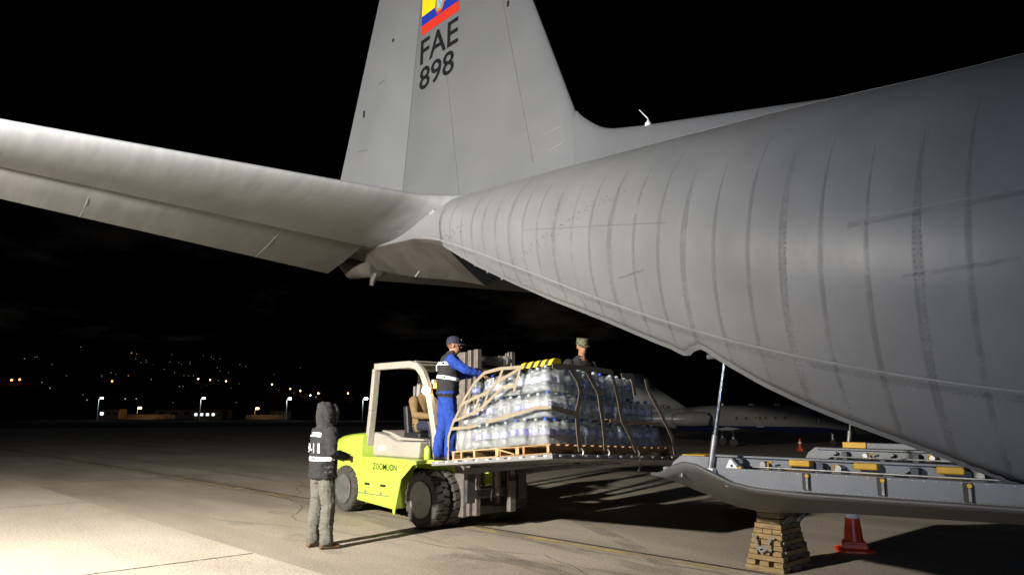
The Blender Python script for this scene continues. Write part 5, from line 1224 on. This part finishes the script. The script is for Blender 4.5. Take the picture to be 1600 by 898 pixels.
sh = Vector((.03, -.185, 1.355)); wv = hand2 - (hand2 - sh).normalized() * .10; e_ = (sh + wv) / 2 + Vector((0, -.05, -.045))
B.limb([sh, sh.lerp(e_, .5), e_, e_.lerp(wv, .5), wv], [.078, .068, .06, .054, .046], 'cloth_blue')
B.hand(wv + (wv - e_).normalized() * .015, (wv - e_) + Vector((0, 0, -.02)), (0, .2, -1), -1, curl=.45)
sh = Vector((.03, .185, 1.355)); e_ = Vector((.20, .26, 1.14)); wv = Vector((.42, .16, 1.20))
B.limb([sh, sh.lerp(e_, .5), e_, e_.lerp(wv, .5), wv], [.078, .068, .06, .054, .046], 'cloth_blue')
B.hand(wv + (wv - e_).normalized() * .015, (wv - e_), (0, -.2, -1), 1, curl=.5)
q2 = B.head((.085, 0, 1.555), yaw=-.12, pitch=.04)
B.finish('body', P2, folds=.013)
B.band('reflective_band', 'reflective', P2, .02, 0, 1.08, 1.125, -PI, PI, .215, tilt=-.03)
B.band('reflective_band', 'reflective', P2, .033, 0, 1.28, 1.325, PI * .55, PI * 1.47, .215, tilt=0)
eyes(q2, P2); ball_cap(P2, q2, 'cloth_navy', badge='white_paint')
sp_ = Vector((.03, -.185, 1.30)); MB().box(sp_ + Vector((.09, -.068, -.03)), (.045, .008, .05)).build('sleeve_patch', 'label_white', P2, off=Vector((0, 0, 0)))
# tool belt end hanging behind
MB().tube([(-.12, -.10, 1.32), (-.155, -.11, 1.27), (-.15, -.12, 1.20)], .008, 6).build('vest_strap', 'white_paint', P2, off=Vector((0, 0, 0)))

# --- soldier behind the load
sp3 = LM @ Vector((1.02, 1.86, -.055)); sa = math.radians(-12)
P3 = thing('person', 'person in camouflage cap and dark vest looking down behind the bottle load', 'person', sp3, rot=(0, 0, sa), world_parts=False)
B = Body(); k3 = 1.02
for sy in (1, -1):
    B.limb([(0, sy * .09, .92), (.01, sy * .10, .72), (.02, sy * .11, .49), (-.005, sy * .115, .28), (-.015, sy * .12, .10)], [.11, .10, .082, .08, .075], 'camouflage'); B.foot(0, sy * .12, 0, sy * .2, 'boot_black')
B.stack([(0, 0, .82, .11, .16), (0, 0, .92, .13, .178), (.01, 0, 1.10, .13, .175), (.025, 0, 1.28, .14, .20), (.04, 0, 1.40, .125, .20), (.05, 0, 1.47, .085, .13), (.055, 0, 1.52, .065, .07)], 'cloth_black', n=26, e=.88)
for sy in (1, -1):
    sh = Vector((.035, sy * .20, 1.40)); e_ = Vector((.10, sy * .29, 1.16)); w_ = Vector((.33, sy * .20, 1.12))
    B.limb([sh, sh.lerp(e_, .5), e_, e_.lerp(w_, .5), w_], [.085, .075, .065, .058, .048], 'cloth_black'); B.hand(w_ + (w_ - e_).normalized() * .015, w_ - e_, (0, -sy * .3, -1), sy, curl=.6)
q3 = B.head((.10, 0, 1.645), yaw=-.25, pitch=.22)
B.finish('body', P3, voxel=.009)
eyes(q3, P3); ball_cap(P3, q3, 'camouflage', flat=True)
B.band('reflective_band', 'reflective', P3, .03, 0, 1.30, 1.34, -.9, .2, .2)

# --- driver on the forklift seat
dp = Vector((-6.40, yc, .94))
P4 = thing('person', 'person in tan jacket sitting at the forklift steering wheel', 'person', dp, world_parts=False)
B = Body()
for sy in (1, -1):
    B.limb([(-.02, sy * .09, .48), (.20, sy * .11, .51), (.40, sy * .12, .50)], [.10, .09, .075], 'cloth_navy'); B.limb([(.40, sy * .12, .50), (.43, sy * .12, .28), (.45, sy * .12, .10)], [.075, .066, .06], 'cloth_navy'); B.foot(.46, sy * .12, 0.0, sy * .1, 'boot_black')
B.stack([(-.02, 0, .40, .13, .17), (-.02, 0, .50, .145, .19), (-.03, 0, .62, .14, .185), (-.03, 0, .78, .145, .20), (-.02, 0, .92, .13, .20), (-.01, 0, .985, .09, .14), (0, 0, 1.03, .065, .07)], 'cloth_tan', n=26, e=.88)
for sy in (1, -1):
    sh = Vector((-.02, sy * .20, .92)); e_ = Vector((.13, sy * .27, .68)); w_ = Vector((.36, sy * .17, .66))
    B.limb([sh, sh.lerp(e_, .5), e_, e_.lerp(w_, .5), w_], [.085, .075, .066, .058, .048], 'cloth_tan'); B.hand(w_ + (w_ - e_).normalized() * .015, w_ - e_, (.2, -sy * .6, -.7), sy, curl=1.1)
q4 = B.head((.045, 0, 1.15), yaw=.05)
B.finish('body', P4, voxel=.009); eyes(q4, P4); ball_cap(P4, q4, 'cloth_navy')
for o in bpy.data.objects:
    if '_o' in o: del o['_o']
